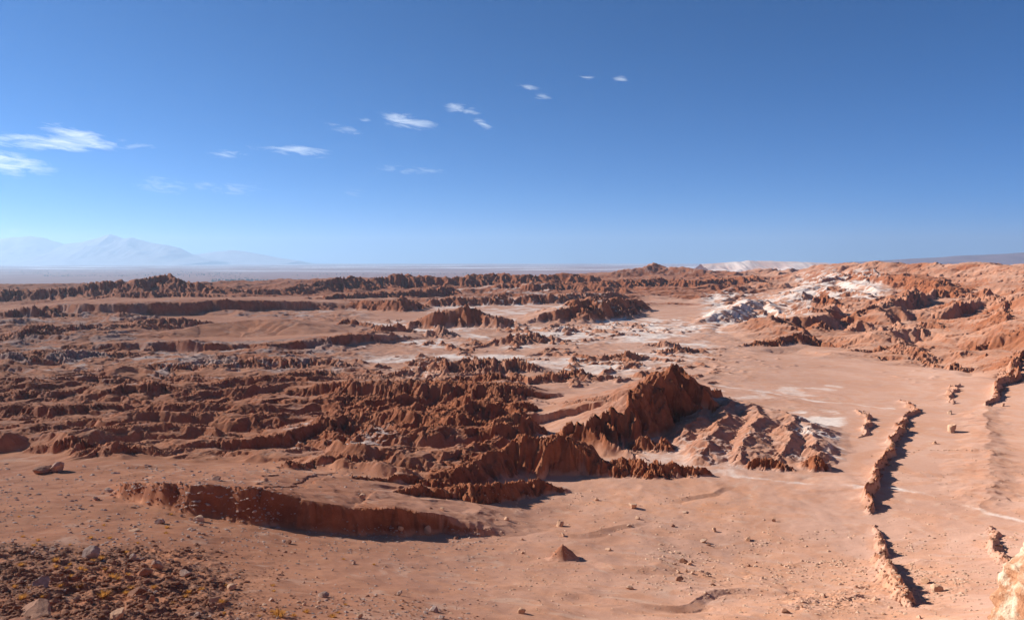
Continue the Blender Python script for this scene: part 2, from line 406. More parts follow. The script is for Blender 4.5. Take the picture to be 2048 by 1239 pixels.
# hills of the right side
rg([(1680, 636, 3), (1758, 611, 9), (1796, 596, 13), (1832, 576, 17), (1852, 592, 6)], mode='h', sn=1.1, sf=0.35, red=0.45, rib=0.4, name='hill', label='sharp pink ridge with the largest black shadow, right side', cat='hill')
rg([(1850, 600, 3), (1882, 579, 9), (1900, 590, 3)], mode='h', sn=1.0, sf=0.4, red=0.45, rib=0.4)
rg([(1885, 626, 4), (1908, 608, 10), (1935, 599, 10), (1950, 603, 3)], mode='h', sn=1.3, sf=0.3, red=0.4, rib=0.4, name='hill', label='pink bluff with ragged black shadow near the right edge', cat='hill')
rg([(1905, 592, 2), (1922, 583, 6), (1938, 592, 2)], mode='h', sn=1.0, sf=0.4, red=0.45)
rg([(1980, 584, 4), (2004, 600, 5), (2014, 617, 5), (2018, 650, 3)], mode='h', sn=0.4, sf=1.5, red=0.35, jag=0.4)
rg([(1615, 664, 1), (1642, 646, 6), (1672, 664, 1)], mode='h', sn=0.8, sf=0.5, red=0.6, name='hill', label='small pyramid hill above the right sandy flat', cat='hill')
rg([(1698, 658, 1), (1724, 637, 6), (1755, 654, 1)], mode='h', sn=0.8, sf=0.5, red=0.5)
rg([(1725, 622, 3), (1765, 611, 6), (1790, 618, 3)], mode='h', sn=0.9, sf=0.4, red=0.45)
rg([(1610, 612, 3), (1652, 589, 10), (1692, 612, 3)], mode='h', sn=0.9, sf=0.5, red=0.85, rib=0.8)
rg([(1740, 660, 2), (1803, 643, 6), (1852, 668, 2)], mode='h', sn=0.5, sf=0.4, red=0.4, rib=0.3)
rg([(1840, 642, 2), (1875, 638, 4), (1895, 644, 2)], mode='h', sn=1.2, sf=0.3, red=0.4)
rg([(1935, 688, 1), (1955, 678, 3.5), (1970, 682, 1)], mode='h', sn=1.3, sf=0.4, red=0.4)
rg([(1895, 722, 1), (1912, 712, 3.5), (1928, 728, 1)], mode='h', sn=1.2, sf=0.5, red=0.5)
rg([(1700, 700, 1), (1790, 690, 3), (1850, 705, 2), (1880, 720, 1)], mode='h', sn=0.4, sf=0.3, red=0.55, rib=0.8)
rg([(1480, 690, 1), (1530, 680, 3), (1580, 672, 4), (1640, 676, 3), (1700, 690, 1)], mode='h', sn=0.5, sf=0.3, red=0.65, rib=0.9)
rg([(1400, 640, 3), (1460, 618, 8), (1500, 600, 10), (1530, 600, 8), (1560, 625, 3)], mode='h', sn=0.45, sf=0.3, red=0.3, salt=0.75, rib=0.5, er=0.35, name='hill', label='bulging hill streaked with white salt, right of centre', cat='hill')
rg([(1560, 590, 4), (1620, 570, 9), (1680, 560, 10), (1740, 572, 8), (1770, 585, 3)], mode='h', sn=0.25, sf=0.2, red=0.3, salt=0.62, rib=0.3, er=0.35, name='hill', label='broad hillside whitened with salt below the red band', cat='hill')
rg([(1490, 556, 5), (1560, 546, 9), (1640, 540, 12), (1720, 545, 12), (1800, 548, 13), (1860, 560, 13), (1900, 580, 8)], mode='h', sn=0.4, sf=0.25, red=0.95, rib=0.9, jag=0.2,
   name='far_rim', label='curving red ribbed band under the flat tableland', cat='ridge')
rg([(1618, 540, 552), (1640, 529, 556), (1700, 526, 560), (1760, 525, 562), (1850, 529, 562), (1920, 525, 566), (1990, 531, 570), (2060, 535, 575), (2200, 530, 575)],
   sn=0.2, sf=0.1, rib=0.2, jag=0.04, red=0.3, er=0.6, name='tableland', label='flat topped tan tableland on the right skyline', cat='hill')
rg([(1195, 548, 556), (1240, 540, 556), (1280, 531, 556), (1310, 525, 556), (1335, 532, 556), (1380, 535, 556), (1410, 541, 556), (1432, 550, 556)],
   sn=0.25, sf=0.3, rib=0.3, jag=0.05, red=0.2, salt=0.35, er=0.6, name='hill', label='pale peaked hill on the skyline right of centre', cat='hill')

# ------------------------------------------------------------------ the terrain grid
A_in = np.linspace(-0.66, 0.66, 920)
A_out = 0.66 + (np.linspace(0, 1, 22)[1:] ** 1.5) * 0.75
AA = np.concatenate([-A_out[::-1], A_in, A_out]).astype(np.float64)


def geo(a, b, n):
    return np.exp(np.linspace(math.log(a), math.log(b), n, endpoint=False))


YY = np.concatenate([geo(13, 44, 40), geo(44, 125, 250), geo(125, 330, 560), geo(330, 560, 220), geo(560, 1500, 270), geo(1500, 2600, 60), [2600]])
NA, NY = len(AA), len(YY)
GX = (AA[None, :] * YY[:, None]).astype(np.float32)
GY = np.repeat(YY[:, None], NA, 1).astype(np.float32)
GA = np.repeat(AA[None, :], NY, 0).astype(np.float32)
GL = np.log(GY)
Z0 = base_z(GX, GY).astype(np.float32)
VB = row_of(GY, Z0).astype(np.float32)       # picture row of the bare base, used as a plan coordinate
UB = (GA * FPX + 1024).astype(np.float32)

# gentle meander so that no line is ruler straight
wx = fbm(GA * 22, GL * 22, 3, 3) * GY * 0.010
wy = fbm(GA * 22 + 40, GL * 22, 3, 9) * GY * 0.010
WX, WY = GX + wx, GY + wy

HR = np.zeros_like(Z0)
RED = np.zeros_like(Z0)
SALT = np.zeros_like(Z0)
ERO = np.zeros_like(Z0)
RID = np.full(Z0.shape, -1, np.int16)


def seg_dist(px, py, P, sn=None, sf=None):
    """distance to a polyline: signed (+ on the right hand side), arc position, vertex parameter, side (-1..1).
    With slopes given, the stretch of the line that stands highest over a place wins, so slopes meet without steps."""
    def pieces():
        acc = 0.0
        for i in range(len(P) - 1):
            ax, ay = P[i][0], P[i][1]
            dx, dy = P[i + 1][0] - ax, P[i + 1][1] - ay
            L = math.hypot(dx, dy) + 1e-6
            s = np.clip(((px - ax) * dx + (py - ay) * dy) / (L * L), 0, 1)
            d = np.sqrt((px - ax - s * dx) ** 2 + (py - ay - s * dy) ** 2)
            yield i, s, d, (dy * (px - ax) - dx * (py - ay)) / L, acc + s * L
            acc += L
    dist = np.full(px.shape, 1e9, np.float32)
    csd = np.zeros(px.shape, np.float32)
    tt = np.zeros(px.shape, np.float32)
    par = np.zeros(px.shape, np.float32)
    for i, s, d, pr, t in pieces():
        m = d < dist
        dist = np.where(m, d, dist)
        csd = np.where(m, pr / (d + 1e-3), csd)
        tt = np.where(m, t, tt)
        par = np.where(m, i + s, par)
    sgn = np.where(csd >= 0, 1, -1).astype(np.float32)
    if sn is not None:
        cs = sst(-0.85, 0.85, csd)
        slope = 1 / (cs / sn + (1 - cs) / sf)
        best = np.full(px.shape, 1e9, np.float32)
        for i, s, d, pr, t in pieces():
            score = d * slope - (P[i][2] + (P[i + 1][2] - P[i][2]) * s)
            m = score < best
            best = np.where(m, score, best)
            dist = np.where(m, d, dist)
            tt = np.where(m, t, tt)
            par = np.where(m, i + s, par)
    return dist * sgn, tt, par, csd


for rid, r in enumerate(RIDGES):
    P = []
    for (u_, v_, q) in r['pts']:
        P.append(place_foot(u_, v_, q, r['sn']) if r['mode'] == 'f' else place_h(u_, v_, q))
    r['P'] = P
    hmax = max(p[2] for p in P)
    reach = hmax * 1.35 * max(1 / r['sn'], 1 / r['sf']) + 4
    reach = min(reach, 260)
    xs = [p[0] for p in P]
    ys = [p[1] for p in P]
    j0, j1 = np.searchsorted(YY, [min(ys) - reach * 1.1 - 4, max(ys) + reach * 1.1 + 4])
    ym = max(min(ys) - reach, 20)
    a_lo = min((min(xs) - reach) / ym, (min(xs) - reach) / max(ys))
    a_hi = max((max(xs) + reach) / ym, (max(xs) + reach) / max(ys))
    i0, i1 = np.searchsorted(AA, [a_lo, a_hi])
    if j1 <= j0 or i1 <= i0:
        continue
    sl = (slice(j0, j1), slice(i0, i1))
    px, py = WX[sl], WY[sl]
    d, t, par, cside = seg_dist(px, py, P, r['sn'], r['sf'])
    hv = np.interp(par, np.arange(len(P)), [p[2] for p in P]).astype(np.float32)
    lam = max(hmax * 0.66, 3.4)
    sd_ = rid * 13 + 5
    jn = perlin(t / lam, par * 0 + sd_ * 0.37, sd_) + 0.35 * perlin(t / lam * 2.3, par * 0 + sd_ * 0.11, sd_ + 1)
    if r['wall']:
        jn = jn + 0.8 * perlin(t / 1.3, par * 0 + sd_, sd_ + 6) + 0.6 * perlin(t / 6.0, par * 0 + sd_, sd_ + 7)
    hv = np.maximum(hv * (1 + r['jag'] * jn), 0.05)
    near = d > 0
    cs = sst(-0.85, 0.85, cside)
    wdt = hv * (cs / r['sn'] + (1 - cs) / r['sf']) + 0.05
    e = np.abs(d) / wdt
    lf = r['lam'] or max(lam * 0.75, 2.8)
    vl = np.clip(np.abs(perlin(t / lf, e * 0.5 + sd_, sd_ + 2)) * 2.6, 0, 1)
    vl = 0.75 * vl + 0.35 * np.clip(np.abs(perlin(t / (lf * 0.4), e * 0.7 + sd_, sd_ + 3)) * 2.4, 0, 1) - 0.38
    f = np.clip(1 - e, 0, 1)
    f = np.where(near, f ** r['p'], f ** (r['pb'] if r['wall'] is False else 0.8))
    f = np.clip(f - r['rib'] * np.where(near, 0.34, 0.12) * vl * sst(0, 0.3, e) * (1 - sst(0.75, 1.05, e)), 0, 1.1)
    if r['wall']:
        f = np.where(near, 0.36 * f ** 1.8 + 0.64 * sst(0.72, 0.96, f), f)
    hh = hv * f
    cur = HR[sl]
    win = hh > cur
    k = np.float32(max(0.25, hmax * 0.05))
    m_ = np.maximum(hh, cur)
    blend = np.maximum(k - np.abs(hh - cur), 0)
    both = (hh > 0.02) & (cur > 0.02)
    HR[sl] = m_ + np.where(both, blend * blend / (4 * k), 0)
    infl = np.clip(hh / (0.25 * hmax + 0.05), 0, 1)
    if r['wall']:
        infl = sst(0.72, 0.9, f) + 0 * infl
    bk = np.where(d < -0.12 * wdt, r['back'], 1.0) * np.ones_like(infl)
    RED[sl] = np.where(win, RED[sl] * (1 - infl) + r['red'] * bk * infl, RED[sl])
    SALT[sl] = np.where(win, np.maximum(SALT[sl] * (1 - infl), r['salt'] * infl), SALT[sl])
    ERO[sl] = np.where(win, np.maximum(ERO[sl] * (1 - infl), r['er'] * bk * infl), ERO[sl])
    if r['name']:
        RID[sl] = np.where(win & (f > 0.12), rid, RID[sl])
    else:
        RID[sl] = np.where(win & (f > 0.3), -1, RID[sl])


# ------------------------------------------------------------------ regions, in plan coordinates
def box(u0, u1, v0, v1, su=60, sv=12):
    return sst(u0 - su, u0 + su, UB) * (1 - sst(u1 - su, u1 + su, UB)) * sst(v0 - sv, v0 + sv, VB) * (1 - sst(v1 - sv, v1 + sv, VB))


wob = fbm(GA * 9, GL * 9, 3, 21) * 18
VB_true = VB
VB = VB + wob
edge_v = np.interp(UB, [-500, 0, 250, 600, 900, 1000, 1150, 1450], [905, 908, 918, 935, 985, 975, 958, 940]).astype(np.float32)
bad_r = np.interp(VB, [735, 770, 800, 850, 900, 940], [940, 1030, 1085, 1085, 1040, 1010]).astype(np.float32)
bad = sst(735, 765, VB) * (1 - sst(edge_v - 12, edge_v + 6, VB)) * (1 - sst(bad_r - 25, bad_r + 15, UB))
crag = box(640, 1060, 790, 905, 40, 12)
leftmid = sst(612, 632, VB) * (1 - sst(735, 765, VB)) * (1 - sst(640, 800, UB))
shelf = box(290, 700, 640, 690, 40, 10)
leftmid = leftmid * (1 - 0.92 * shelf)
rimz = (1 - sst(596, 612, VB)) * (1 - sst(1450, 1560, UB))
floor = box(700, 1480, 640, 770, 90, 14)
rlim = np.interp(UB, [1400, 1500, 1750, 1900, 2100], [690, 690, 712, 735, 775]).astype(np.float32)
righth = sst(1380, 1520, UB + (640 - VB) * 0.6) * (1 - sst(rlim - 14, rlim + 14, VB))
righth = righth * (1 - 0.75 * np.clip(SALT * 1.4, 0, 1))
foot = box(1380, 1690, 775, 945, 40, 12)
fore = sst(edge_v - 8, edge_v + 10, VB)
VB = VB_true

# cuesta rows of the badlands: gentle backs, steep faces towards the viewer
strike = 0.20
q = GY - strike * GX
qw = q + fbm(GX / 46, GY / 46, 3, 31) * 19 + fbm(GX / 11, GY / 11, 2, 37) * 2.0


def saw(ph, steep=0.26):
    f = ph - np.floor(ph)
    return np.where(f < steep, f / steep, (1 - f) / (1 - steep))


amp = 0.2 + 1.35 * sst(-0.3, 0.5, fbm(GX / 60, GY / 60, 2, 41))
S1 = saw(qw / 27.0, 0.32) * 2.7 * amp
S2 = saw((qw + 5 * perlin(GX / 9, GY / 9, 44)) / 9.5 + 0.3, 0.36) * 1.05 + fbm(GX / 7, GY / 7, 3, 47) * 0.4
bumps = ridged(GX / 17, GY / 17, 4, 51) - 0.7
Z = Z0 + HR
Z = Z + bad * (S1 + S2) * (1 - 0.9 * np.clip(HR / 4, 0, 1))
Z = Z + crag * np.clip(bumps + 0.5, 0, 3) * 1.6
qm = GY - 0.1 * GX + fbm(GX / 70, GY / 70, 3, 61) * 24
lmamp = 0.35 + 1.3 * sst(-0.35, 0.45, fbm(GX / 75, GY / 75, 2, 65))
Z = Z + leftmid * (saw(qm / 42.0, 0.42) * 2.6 * lmamp + saw((qm + 6 * perlin(GX / 14, GY / 14, 67)) / 15.0 + 0.4, 0.4) * 0.6 + fbm(GX / 22, GY / 22, 4, 63) * 1.3) * (1 - np.clip(HR / 5, 0, 1))
rn = ridged(GX / 75, GY / 60, 4, 71) - 0.6
Z = Z + rimz * (np.clip(rn, -0.4, 3) * 3.0 - 2.0 + saw((GY - 0.05 * GX + fbm(GX / 120, GY / 120, 2, 73) * 40) / 95.0, 0.35) * 4.0) * (1 - 0.75 * np.clip(HR / 12, 0, 1)) * (1 - sst(1700, 2100, GY))
hm = np.clip(ridged(GX / 26, GY / 26, 3, 81) - 1.18, 0, 1) * (1 - 0.5 * sst(1250, 1400, UB)) * sst(-0.35, 0.25, fbm(GX / 110, GY / 110, 2, 85) + 0.25 * sst(690, 730, VB))
Z = Z + floor * (hm * 5.0 + fbm(GX / 40, GY / 40, 3, 83) * 0.5)
Z = Z + righth * (saw(-(0.8 * GX - 0.45 * GY + fbm(GX / 90, GY / 90, 3, 95) * 42) / 78.0, 0.27) * 8.0 * (0.35 + 1.0 * sst(-0.3, 0.4, fbm(GX / 120, GY / 120, 2, 97))) + np.clip(ridged(GX / 80, GY / 80, 3, 91) - 0.7, -0.3, 2) * 3.2 - 3.0) * (1 - 0.5 * np.clip(HR / 8, 0, 1))
Z = Z + foot * np.clip(ridged(GX / 20, GY / 20, 4, 101) - 0.8, 0, 2) * 0.3
relief = np.clip(leftmid + floor, 0, 1)
Z = Z + relief * (np.clip(ridged(GX / 19, GY / 15, 4, 87) - 0.75, 0, 2) * (0.9 - 0.45 * floor) + fbm(GX / 8, GY / 8, 3, 89) * 0.22) * (1 - 0.8 * shelf)
flatright = box(1440, 1900, 700, 800, 60, 14)
Z = Z + flatright * np.clip(ridged(GX / 24, GY / 24, 4, 105) - 1.38, 0, 1) * 1.6 * sst(-0.1, 0.4, fbm(GX / 50, GY / 50, 2, 107))
# near sand: soft swells, low ledges and ripples
ledge = saw((GY * 0.9 - 0.25 * GX + fbm(GX / 30, GY / 30, 3, 111) * 14) / 21.0, 0.16)
lm = sst(0.05, 0.5, fbm(GX / 40, GY / 40, 2, 113))
Z = Z + fore * (fbm(GX / 30, GY / 30, 3, 115) * 0.55 + fbm(GX / 5, GY / 5, 3, 117) * 0.13 - 0.10 * np.clip(1 - np.abs(fbm(GX / 34, GY / 50, 4, 119)) * 5, 0, 1) + ledge * lm * 0.5)
rubz = np.maximum(sst(1085, 1110, VB) * (1 - sst(330, 520, UB + (VB - 1150) * -0.9)), 0)
Z = Z + rubz * (ridged(GX / 4.0, GY / 4.0, 4, 121) - 0.6) * 0.42
knoll = sst(1185, 1215, VB) * box(1180, 1500, 1120, 1230, 60, 15)
lowr = box(1380, 1960, 1120, 1260, 60, 14)
lowm = lowr * sst(0.0, 0.45, fbm(GX / 16, GY / 16, 2, 127))
Z = Z + lowm * np.clip(ridged(GX / 9, GY / 9, 4, 125) - 0.75, 0, 2) * 0.7

ERO = np.maximum.reduce([ERO, bad * 0.72, crag * 0.9, rimz * 0.95, leftmid * 0.5, righth * 0.95, foot * 0.3, floor * (0.3 + 0.2 * np.clip(hm * 6, 0, 1)), lowr * 0.25, fore * 0.10])
RED = np.clip(np.maximum.reduce([RED, bad * (0.55 + 0.32 * perlin(GX / 30, GY / 30, 131)), crag * 0.95, rimz * 0.85,
                                 leftmid * (0.45 + 0.35 * perlin(GX / 35, GY / 35, 133)), foot * 0.32, righth * (0.5 + 0.3 * perlin(GX / 60, GY / 60, 135)), floor * np.clip(hm * 8, 0, 1) * 0.8]), 0, 1)


# ------------------------------------------------------------------ gullies that run down the slope
def gradient(Z):
    dzj = np.gradient(Z, axis=0)
    dzi = np.gradient(Z, axis=1)
    dy = np.gradient(YY).astype(np.float32)[:, None]
    da = np.gradient(AA).astype(np.float32)[None, :]
    zx = dzi / (da * GY)
    zy = dzj / dy - zx * GA
    return zx, zy


def gully(px, py, dx, dy, seed):
    ix, iy = np.floor(px), np.floor(py)
    fx, fy = (px - ix).astype(np.float32), (py - iy).astype(np.float32)
    ix, iy = ix.astype(np.int64), iy.astype(np.int64)
    va = np.zeros_like(fx)
    gx = np.zeros_like(fx)
    wt = np.zeros_like(fx)
    for i in (-1, 0, 1):
        for j in (-1, 0, 1):
            hx = hash2(ix - i, iy - j, seed) - 0.5
            hy = hash2(ix - i, iy - j, seed + 77) - 0.5
            ax = fx + i - 0.5 - hx * 0.9
            ay = fy + j - 0.5 - hy * 0.9
            w_ = np.exp(-(ax * ax + ay * ay) * 2.2)
            mg = (ax * dx + ay * dy) * np.float32(2 * math.pi)
            va += np.cos(mg) * w_
            gx += -np.sin(mg) * w_
            wt += w_
    return va / wt, gx / wt


for wl_, am, ylo, yhi in ((40.0, 3.2, 520, 2300), (20.0, 1.9, 230, 1900), (10.0, 1.15, 40, 1300), (5.0, 0.55, 40, 700), (2.6, 0.2, 40, 420), (1.4, 0.06, 40, 300)):
    j0, j1 = np.searchsorted(YY, [ylo, yhi])
    sl = slice(max(j0 - 1, 0), j1)
    zx, zy = gradient(Z)
    zx, zy = zx[sl], zy[sl]
    s = np.sqrt(zx * zx + zy * zy) + 1e-5
    pw = np.clip(s * 2.2, 0, 1.25) / s
    gv, _ = gully(GX[sl] / wl_, GY[sl] / wl_, -zy * pw, zx * pw, int(wl_ * 10))
    fade = np.ones_like(s)
    if ylo > 60:
        fade = sst(ylo, ylo * 1.5, GY[sl])
    fade = fade * (1 - sst(yhi * 0.7, yhi, GY[sl]))
    Z[sl] += (gv - 0.15) * am * ERO[sl] * sst(0.05, 0.55, s) * fade
Z = Z.astype(np.float32)
# crumbly surface grain on eroded ground
Z += ERO * fbm(GA * 260, GL * 260, 2, 141) * GY * 0.0005

ZX, ZY = gradient(Z)
SLOPE = np.sqrt(ZX * ZX + ZY * ZY)
LAP = Z - 0.25 * (np.roll(Z, 6, 0) + np.roll(Z, -6, 0) + np.roll(Z, 6, 1) + np.roll(Z, -6, 1))

# ------------------------------------------------------------------ what the ground is made of
flatness = 1 - sst(0.14, 0.46, SLOPE)
n1 = fbm(GX / 60, GY / 60, 4, 151)
n2 = fbm(GX / 14, GY / 14, 4, 153)
# streaks of salt along the drainage of the floor
drain = 1 - np.abs(fbm(GX / 55 + GY / 160, GY / 90, 4, 157)) * 5.0
drain = np.clip(drain, 0, 1) ** 2
salt_floor = box(690, 1420, 640, 765, 90, 14) * (0.25 + 0.75 * sst(-0.35, 0.45, n1)) * flatness
salt = np.maximum(SALT * (0.35 + 0.9 * sst(-0.35, 0.35, n2)), salt_floor * (0.56 + 0.75 * drain + 0.25 * sst(0.0, 0.6, n2)))
for (u0, u1, v0, v1, st) in [(1180, 1480, 634, 668, 0.75), (1080, 1200, 655, 690, 0.75), (1240, 1400, 725, 760, 0.5), (1410, 1700, 765, 800, 0.5), (1580, 1700, 820, 925, 0.75),
                             (1180, 1700, 885, 945, 0.42), (1480, 1600, 950, 1000, 0.4), (560, 800, 865, 915, 0.55), (560, 760, 612, 640, 0.4), (850, 1250, 596, 634, 0.6),
                             (900, 1120, 575, 592, 0.55), (0, 330, 628, 652, 0.35), (60, 500, 700, 780, 0.4), (500, 760, 700, 765, 0.35), (1400, 1640, 585, 645, 0.75),
                             (1580, 1770, 556, 604, 0.9), (1130, 1420, 950, 975, 0.35), (1880, 2000, 900, 990, 0.2), (1640, 1720, 1080, 1150, 0.3)]:
    salt = np.maximum(salt, box(u0, u1, v0, v1, 30, 8) * st * 1.15 * sst(-0.42, 0.32, n2 + 0.5 * n1 + 0.35 * drain) * (0.35 + 0.65 * (1 - sst(0.3, 0.9, SLOPE))))
salt = np.clip(salt, 0, 1) * (1 - fore * 0.55)
# washes: pale lines
def wash(pts, width, st):
    global salt
    P = [place_h(u_, v_, 0.0) for u_, v_ in pts]
    ys = [p[1] for p in P]
    j0, j1 = np.searchsorted(YY, [min(ys) - 12, max(ys) + 12])
    d = seg_dist(WX[j0:j1], WY[j0:j1], P)[0]
    salt[j0:j1] = np.maximum(salt[j0:j1], np.exp(-(d / width) ** 2) * st * (0.65 + 0.35 * n2[j0:j1]))


wash([(1400, 940), (1500, 950), (1600, 966), (1680, 975), (1740, 982)], 1.7, 0.88)
wash([(1790, 975), (1880, 990), (1960, 1012), (2080, 1045)], 1.7, 0.8)
wash([(1420, 770), (1500, 780), (1600, 795), (1700, 808), (1790, 818)], 1.6, 0.95)
wash([(1330, 655), (1420, 668), (1500, 680)], 2.2, 0.72)
wash([(800, 690), (850, 705), (900, 722), (950, 735)], 1.4, 0.8)
wash([(1140, 738), (1220, 745), (1290, 742), (1330, 732)], 1.6, 0.95)
wash([(1600, 870), (1640, 890), (1672, 918)], 1.5, 0.95)
wash([(620, 735), (740, 742), (860, 756), (940, 762)], 1.2, 0.64)
wash([(1240, 905), (1320, 915), (1390, 928)], 1.2, 0.64)
salt = np.clip(salt, 0, 1)
RED = RED * (1 - 0.35 * floor)
grey = np.clip(leftmid * (0.12 + 0.55 * sst(-0.2, 0.5, n2 + 0.4 * n1)) + bad * 0.4 * sst(0.1, 0.6, n2) + floor * 0.15, 0, 1) * (1 - np.clip(RED - 0.55, 0, 1))
# blown sand lies on the gentle backs
sandcover = flatness * np.where(fore > 0.5, 0.8, 0.55) * (1 - 0.55 * leftmid)
RED = np.clip(RED * (1 - sandcover * 0.75) + 0.10 * n2, 0, 1)
warm = np.clip(box(1000, 1960, 1000, 1260, 80, 25) * sst(-0.2, 0.5, n1) * 0.7 + box(1480, 1960, 1130, 1260, 60, 20) * 0.5 + righth * 0.45 + box(1150, 1560, 955, 1040, 80, 14) * 0.5, 0, 1)
rub = np.clip(rubz * sst(-0.3, 0.3, n2 + 0.2), 0, 1)


# ------------------------------------------------------------------ materials
def new_mat(name):
    m = bpy.data.materials.new(name)
    m.use_nodes = True
    nt = m.node_tree
    bs = nt.nodes['Principled BSDF']
    bs.inputs['Roughness'].default_value = 0.95
    bs.inputs['Specular IOR Level'].default_value = 0.12
    bs.inputs['Diffuse Roughness'].default_value = 0.6
    return m, nt, bs


class NB:
    """small node builder"""
    def __init__(self, nt):
        self.nt = nt
        self.N, self.L = nt.nodes, nt.links

    def put(self, sock, v):
        if isinstance(v, (int, float)):
            sock.default_value = v
        elif isinstance(v, tuple):
            sock.default_value = v if len(v) == 4 else (*v, 1)
        else:
            self.L.new(v, sock)

    def math(self, op, a, b=0.0, clamp=False):
        n = self.N.new('ShaderNodeMath')
        n.operation = op
        n.use_clamp = clamp
        self.put(n.inputs[0], a)
        self.put(n.inputs[1], b)
        return n.outputs[0]

    def mix(self, f, a, b):
        n = self.N.new('ShaderNodeMix')
        n.data_type = 'RGBA'
        self.put(n.inputs[0], f)
        self.put(n.inputs[6], a)
        self.put(n.inputs[7], b)
        return n.outputs[2]

    def noise(self, vec, scale, detail=5, rough=0.6, dist=0.0):
        n = self.N.new('ShaderNodeTexNoise')
        self.put(n.inputs['Vector'], vec)
        n.inputs['Scale'].default_value = scale
        n.inputs['Detail'].default_value = detail
        n.inputs['Roughness'].default_value = rough
        n.inputs['Distortion'].default_value = dist
        return n.outputs['Fac']

    def attr(self, name):
        n = self.N.new('ShaderNodeAttribute')
        n.attribute_name = name
        return n.outputs['Fac']

    def ramp(self, f, lo, hi):
        n = self.N.new('ShaderNodeMapRange')
        n.interpolation_type = 'SMOOTHSTEP'
        self.put(n.inputs[0], f)
        n.inputs[1].default_value = lo
        n.inputs[2].default_value = hi
        return n.outputs[0]

    def geo(self):
        return self.N.new('ShaderNodeNewGeometry').outputs['Position']


def terrain_material():
    m, nt, bs = new_mat('desert_ground')
    b = NB(nt)
    pos = b.geo()
    big = b.noise(pos, 0.035, 5, 0.6)
    mid = b.noise(pos, 0.3, 6, 0.65)
    fine = b.noise(pos, 2.6, 5, 0.7)
    sand = b.mix(b.ramp(big, 0.3, 0.7), (0.47, 0.255, 0.172), (0.555, 0.322, 0.228))
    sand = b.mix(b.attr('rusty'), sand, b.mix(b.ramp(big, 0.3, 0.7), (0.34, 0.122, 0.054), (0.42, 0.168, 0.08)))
    sand = b.mix(b.math('MULTIPLY', b.attr('warm'), b.ramp(mid, 0.25, 0.75)), sand, (0.56, 0.27, 0.15))
    flow = b.noise(pos, 0.055, 5, 0.55, 3.0)
    sand = b.mix(b.math('MULTIPLY', b.ramp(flow, 0.46, 0.58), 0.38), sand, (0.50, 0.225, 0.115))
    sand = b.mix(b.math('MULTIPLY', b.ramp(b.noise(pos, 0.11, 6, 0.6, 2.0), 0.55, 0.68), 0.35), sand, (0.60, 0.42, 0.31))
    red = b.mix(b.ramp(mid, 0.3, 0.72), (0.23, 0.068, 0.028), (0.38, 0.135, 0.06))
    red = b.mix(b.ramp(big, 0.45, 0.75), red, (0.33, 0.13, 0.065))
    col = b.mix(b.ramp(b.math('ADD', b.attr('red'), b.math('MULTIPLY', b.math('SUBTRACT', mid, 0.5), 0.5)), 0.12, 0.72), sand, red)
    col = b.mix(b.math('MULTIPLY', b.ramp(b.math('ADD', b.attr('grey'), b.math('MULTIPLY', b.math('SUBTRACT', fine, 0.5), 0.9)), 0.2, 0.75), 0.75), col, (0.33, 0.225, 0.185))
    s = b.math('ADD', b.attr('salt'), b.math('MULTIPLY', b.math('ADD', b.math('SUBTRACT', mid, 0.5), b.math('MULTIPLY', b.math('SUBTRACT', fine, 0.5), 0.9)), 0.72))
    col = b.mix(b.math('MULTIPLY', b.ramp(s, 0.26, 0.86), 0.84), col, (0.74, 0.63, 0.545))
    col = b.mix(b.math('MULTIPLY', b.attr('rubble'), b.ramp(fine, 0.35, 0.65)), col, (0.17, 0.085, 0.055))
    mott = b.noise(pos, 1.1, 7, 0.72)
    col = b.mix(b.math('MULTIPLY', b.ramp(mott, 0.56, 0.74), 0.42), col, (0.24, 0.11, 0.065))
    col = b.mix(b.math('MULTIPLY', b.ramp(mott, 0.44, 0.26), 0.28), col, (0.64, 0.46, 0.36))
    # fine grit
    grit = b.noise(pos, 9.0, 3, 0.7)
    col2 = nt.nodes.new('ShaderNodeMix')
    col2.data_type = 'RGBA'
    col2.blend_type = 'MULTIPLY'
    col2.inputs[0].default_value = 0.5
    nt.links.new(col, col2.inputs[6])
    cr = nt.nodes.new('ShaderNodeMapRange')
    nt.links.new(grit, cr.inputs[0])
    cr.inputs[1].default_value = 0.3
    cr.inputs[2].default_value = 0.7
    cr.inputs[3].default_value = 0.6
    cr.inputs[4].default_value = 1.15
    nt.links.new(cr.outputs[0], col2.inputs[7])
    nt.links.new(col2.outputs[2], bs.inputs['Base Color'])
    bmp = nt.nodes.new('ShaderNodeBump')
    bmp.inputs['Strength'].default_value = 0.55
    bmp.inputs['Distance'].default_value = 1.0
    hgt = b.math('ADD', b.math('MULTIPLY', b.noise(pos, 0.9, 8, 0.68), b.math('MULTIPLY', b.attr('rough'), 0.38)), b.math('MULTIPLY', fine, 0.07))
    nt.links.new(hgt, bmp.inputs['Height'])
    nt.links.new(bmp.outputs[0], bs.inputs['Normal'])
    return m


def stone_material(name, c1, c2, c3, scale=1.4):
    m, nt, bs = new_mat(name)
    b = NB(nt)
    oi = nt.nodes.new('ShaderNodeObjectInfo')
    pos = b.geo()
    f = b.noise(pos, scale, 6, 0.65)
    c = b.mix(b.ramp(f, 0.3, 0.7), c1, c2)
    c = b.mix(b.math('MULTIPLY', oi.outputs['Random'], 0.75), c, c3)
    nt.links.new(c, bs.inputs['Base Color'])
    bmp = nt.nodes.new('ShaderNodeBump')
    bmp.inputs['Strength'].default_value = 0.6
    bmp.inputs['Distance'].default_value = 0.25
    nt.links.new(b.noise(pos, scale * 3, 6, 0.7), bmp.inputs['Height'])
    nt.links.new(bmp.outputs[0], bs.inputs['Normal'])
    return m


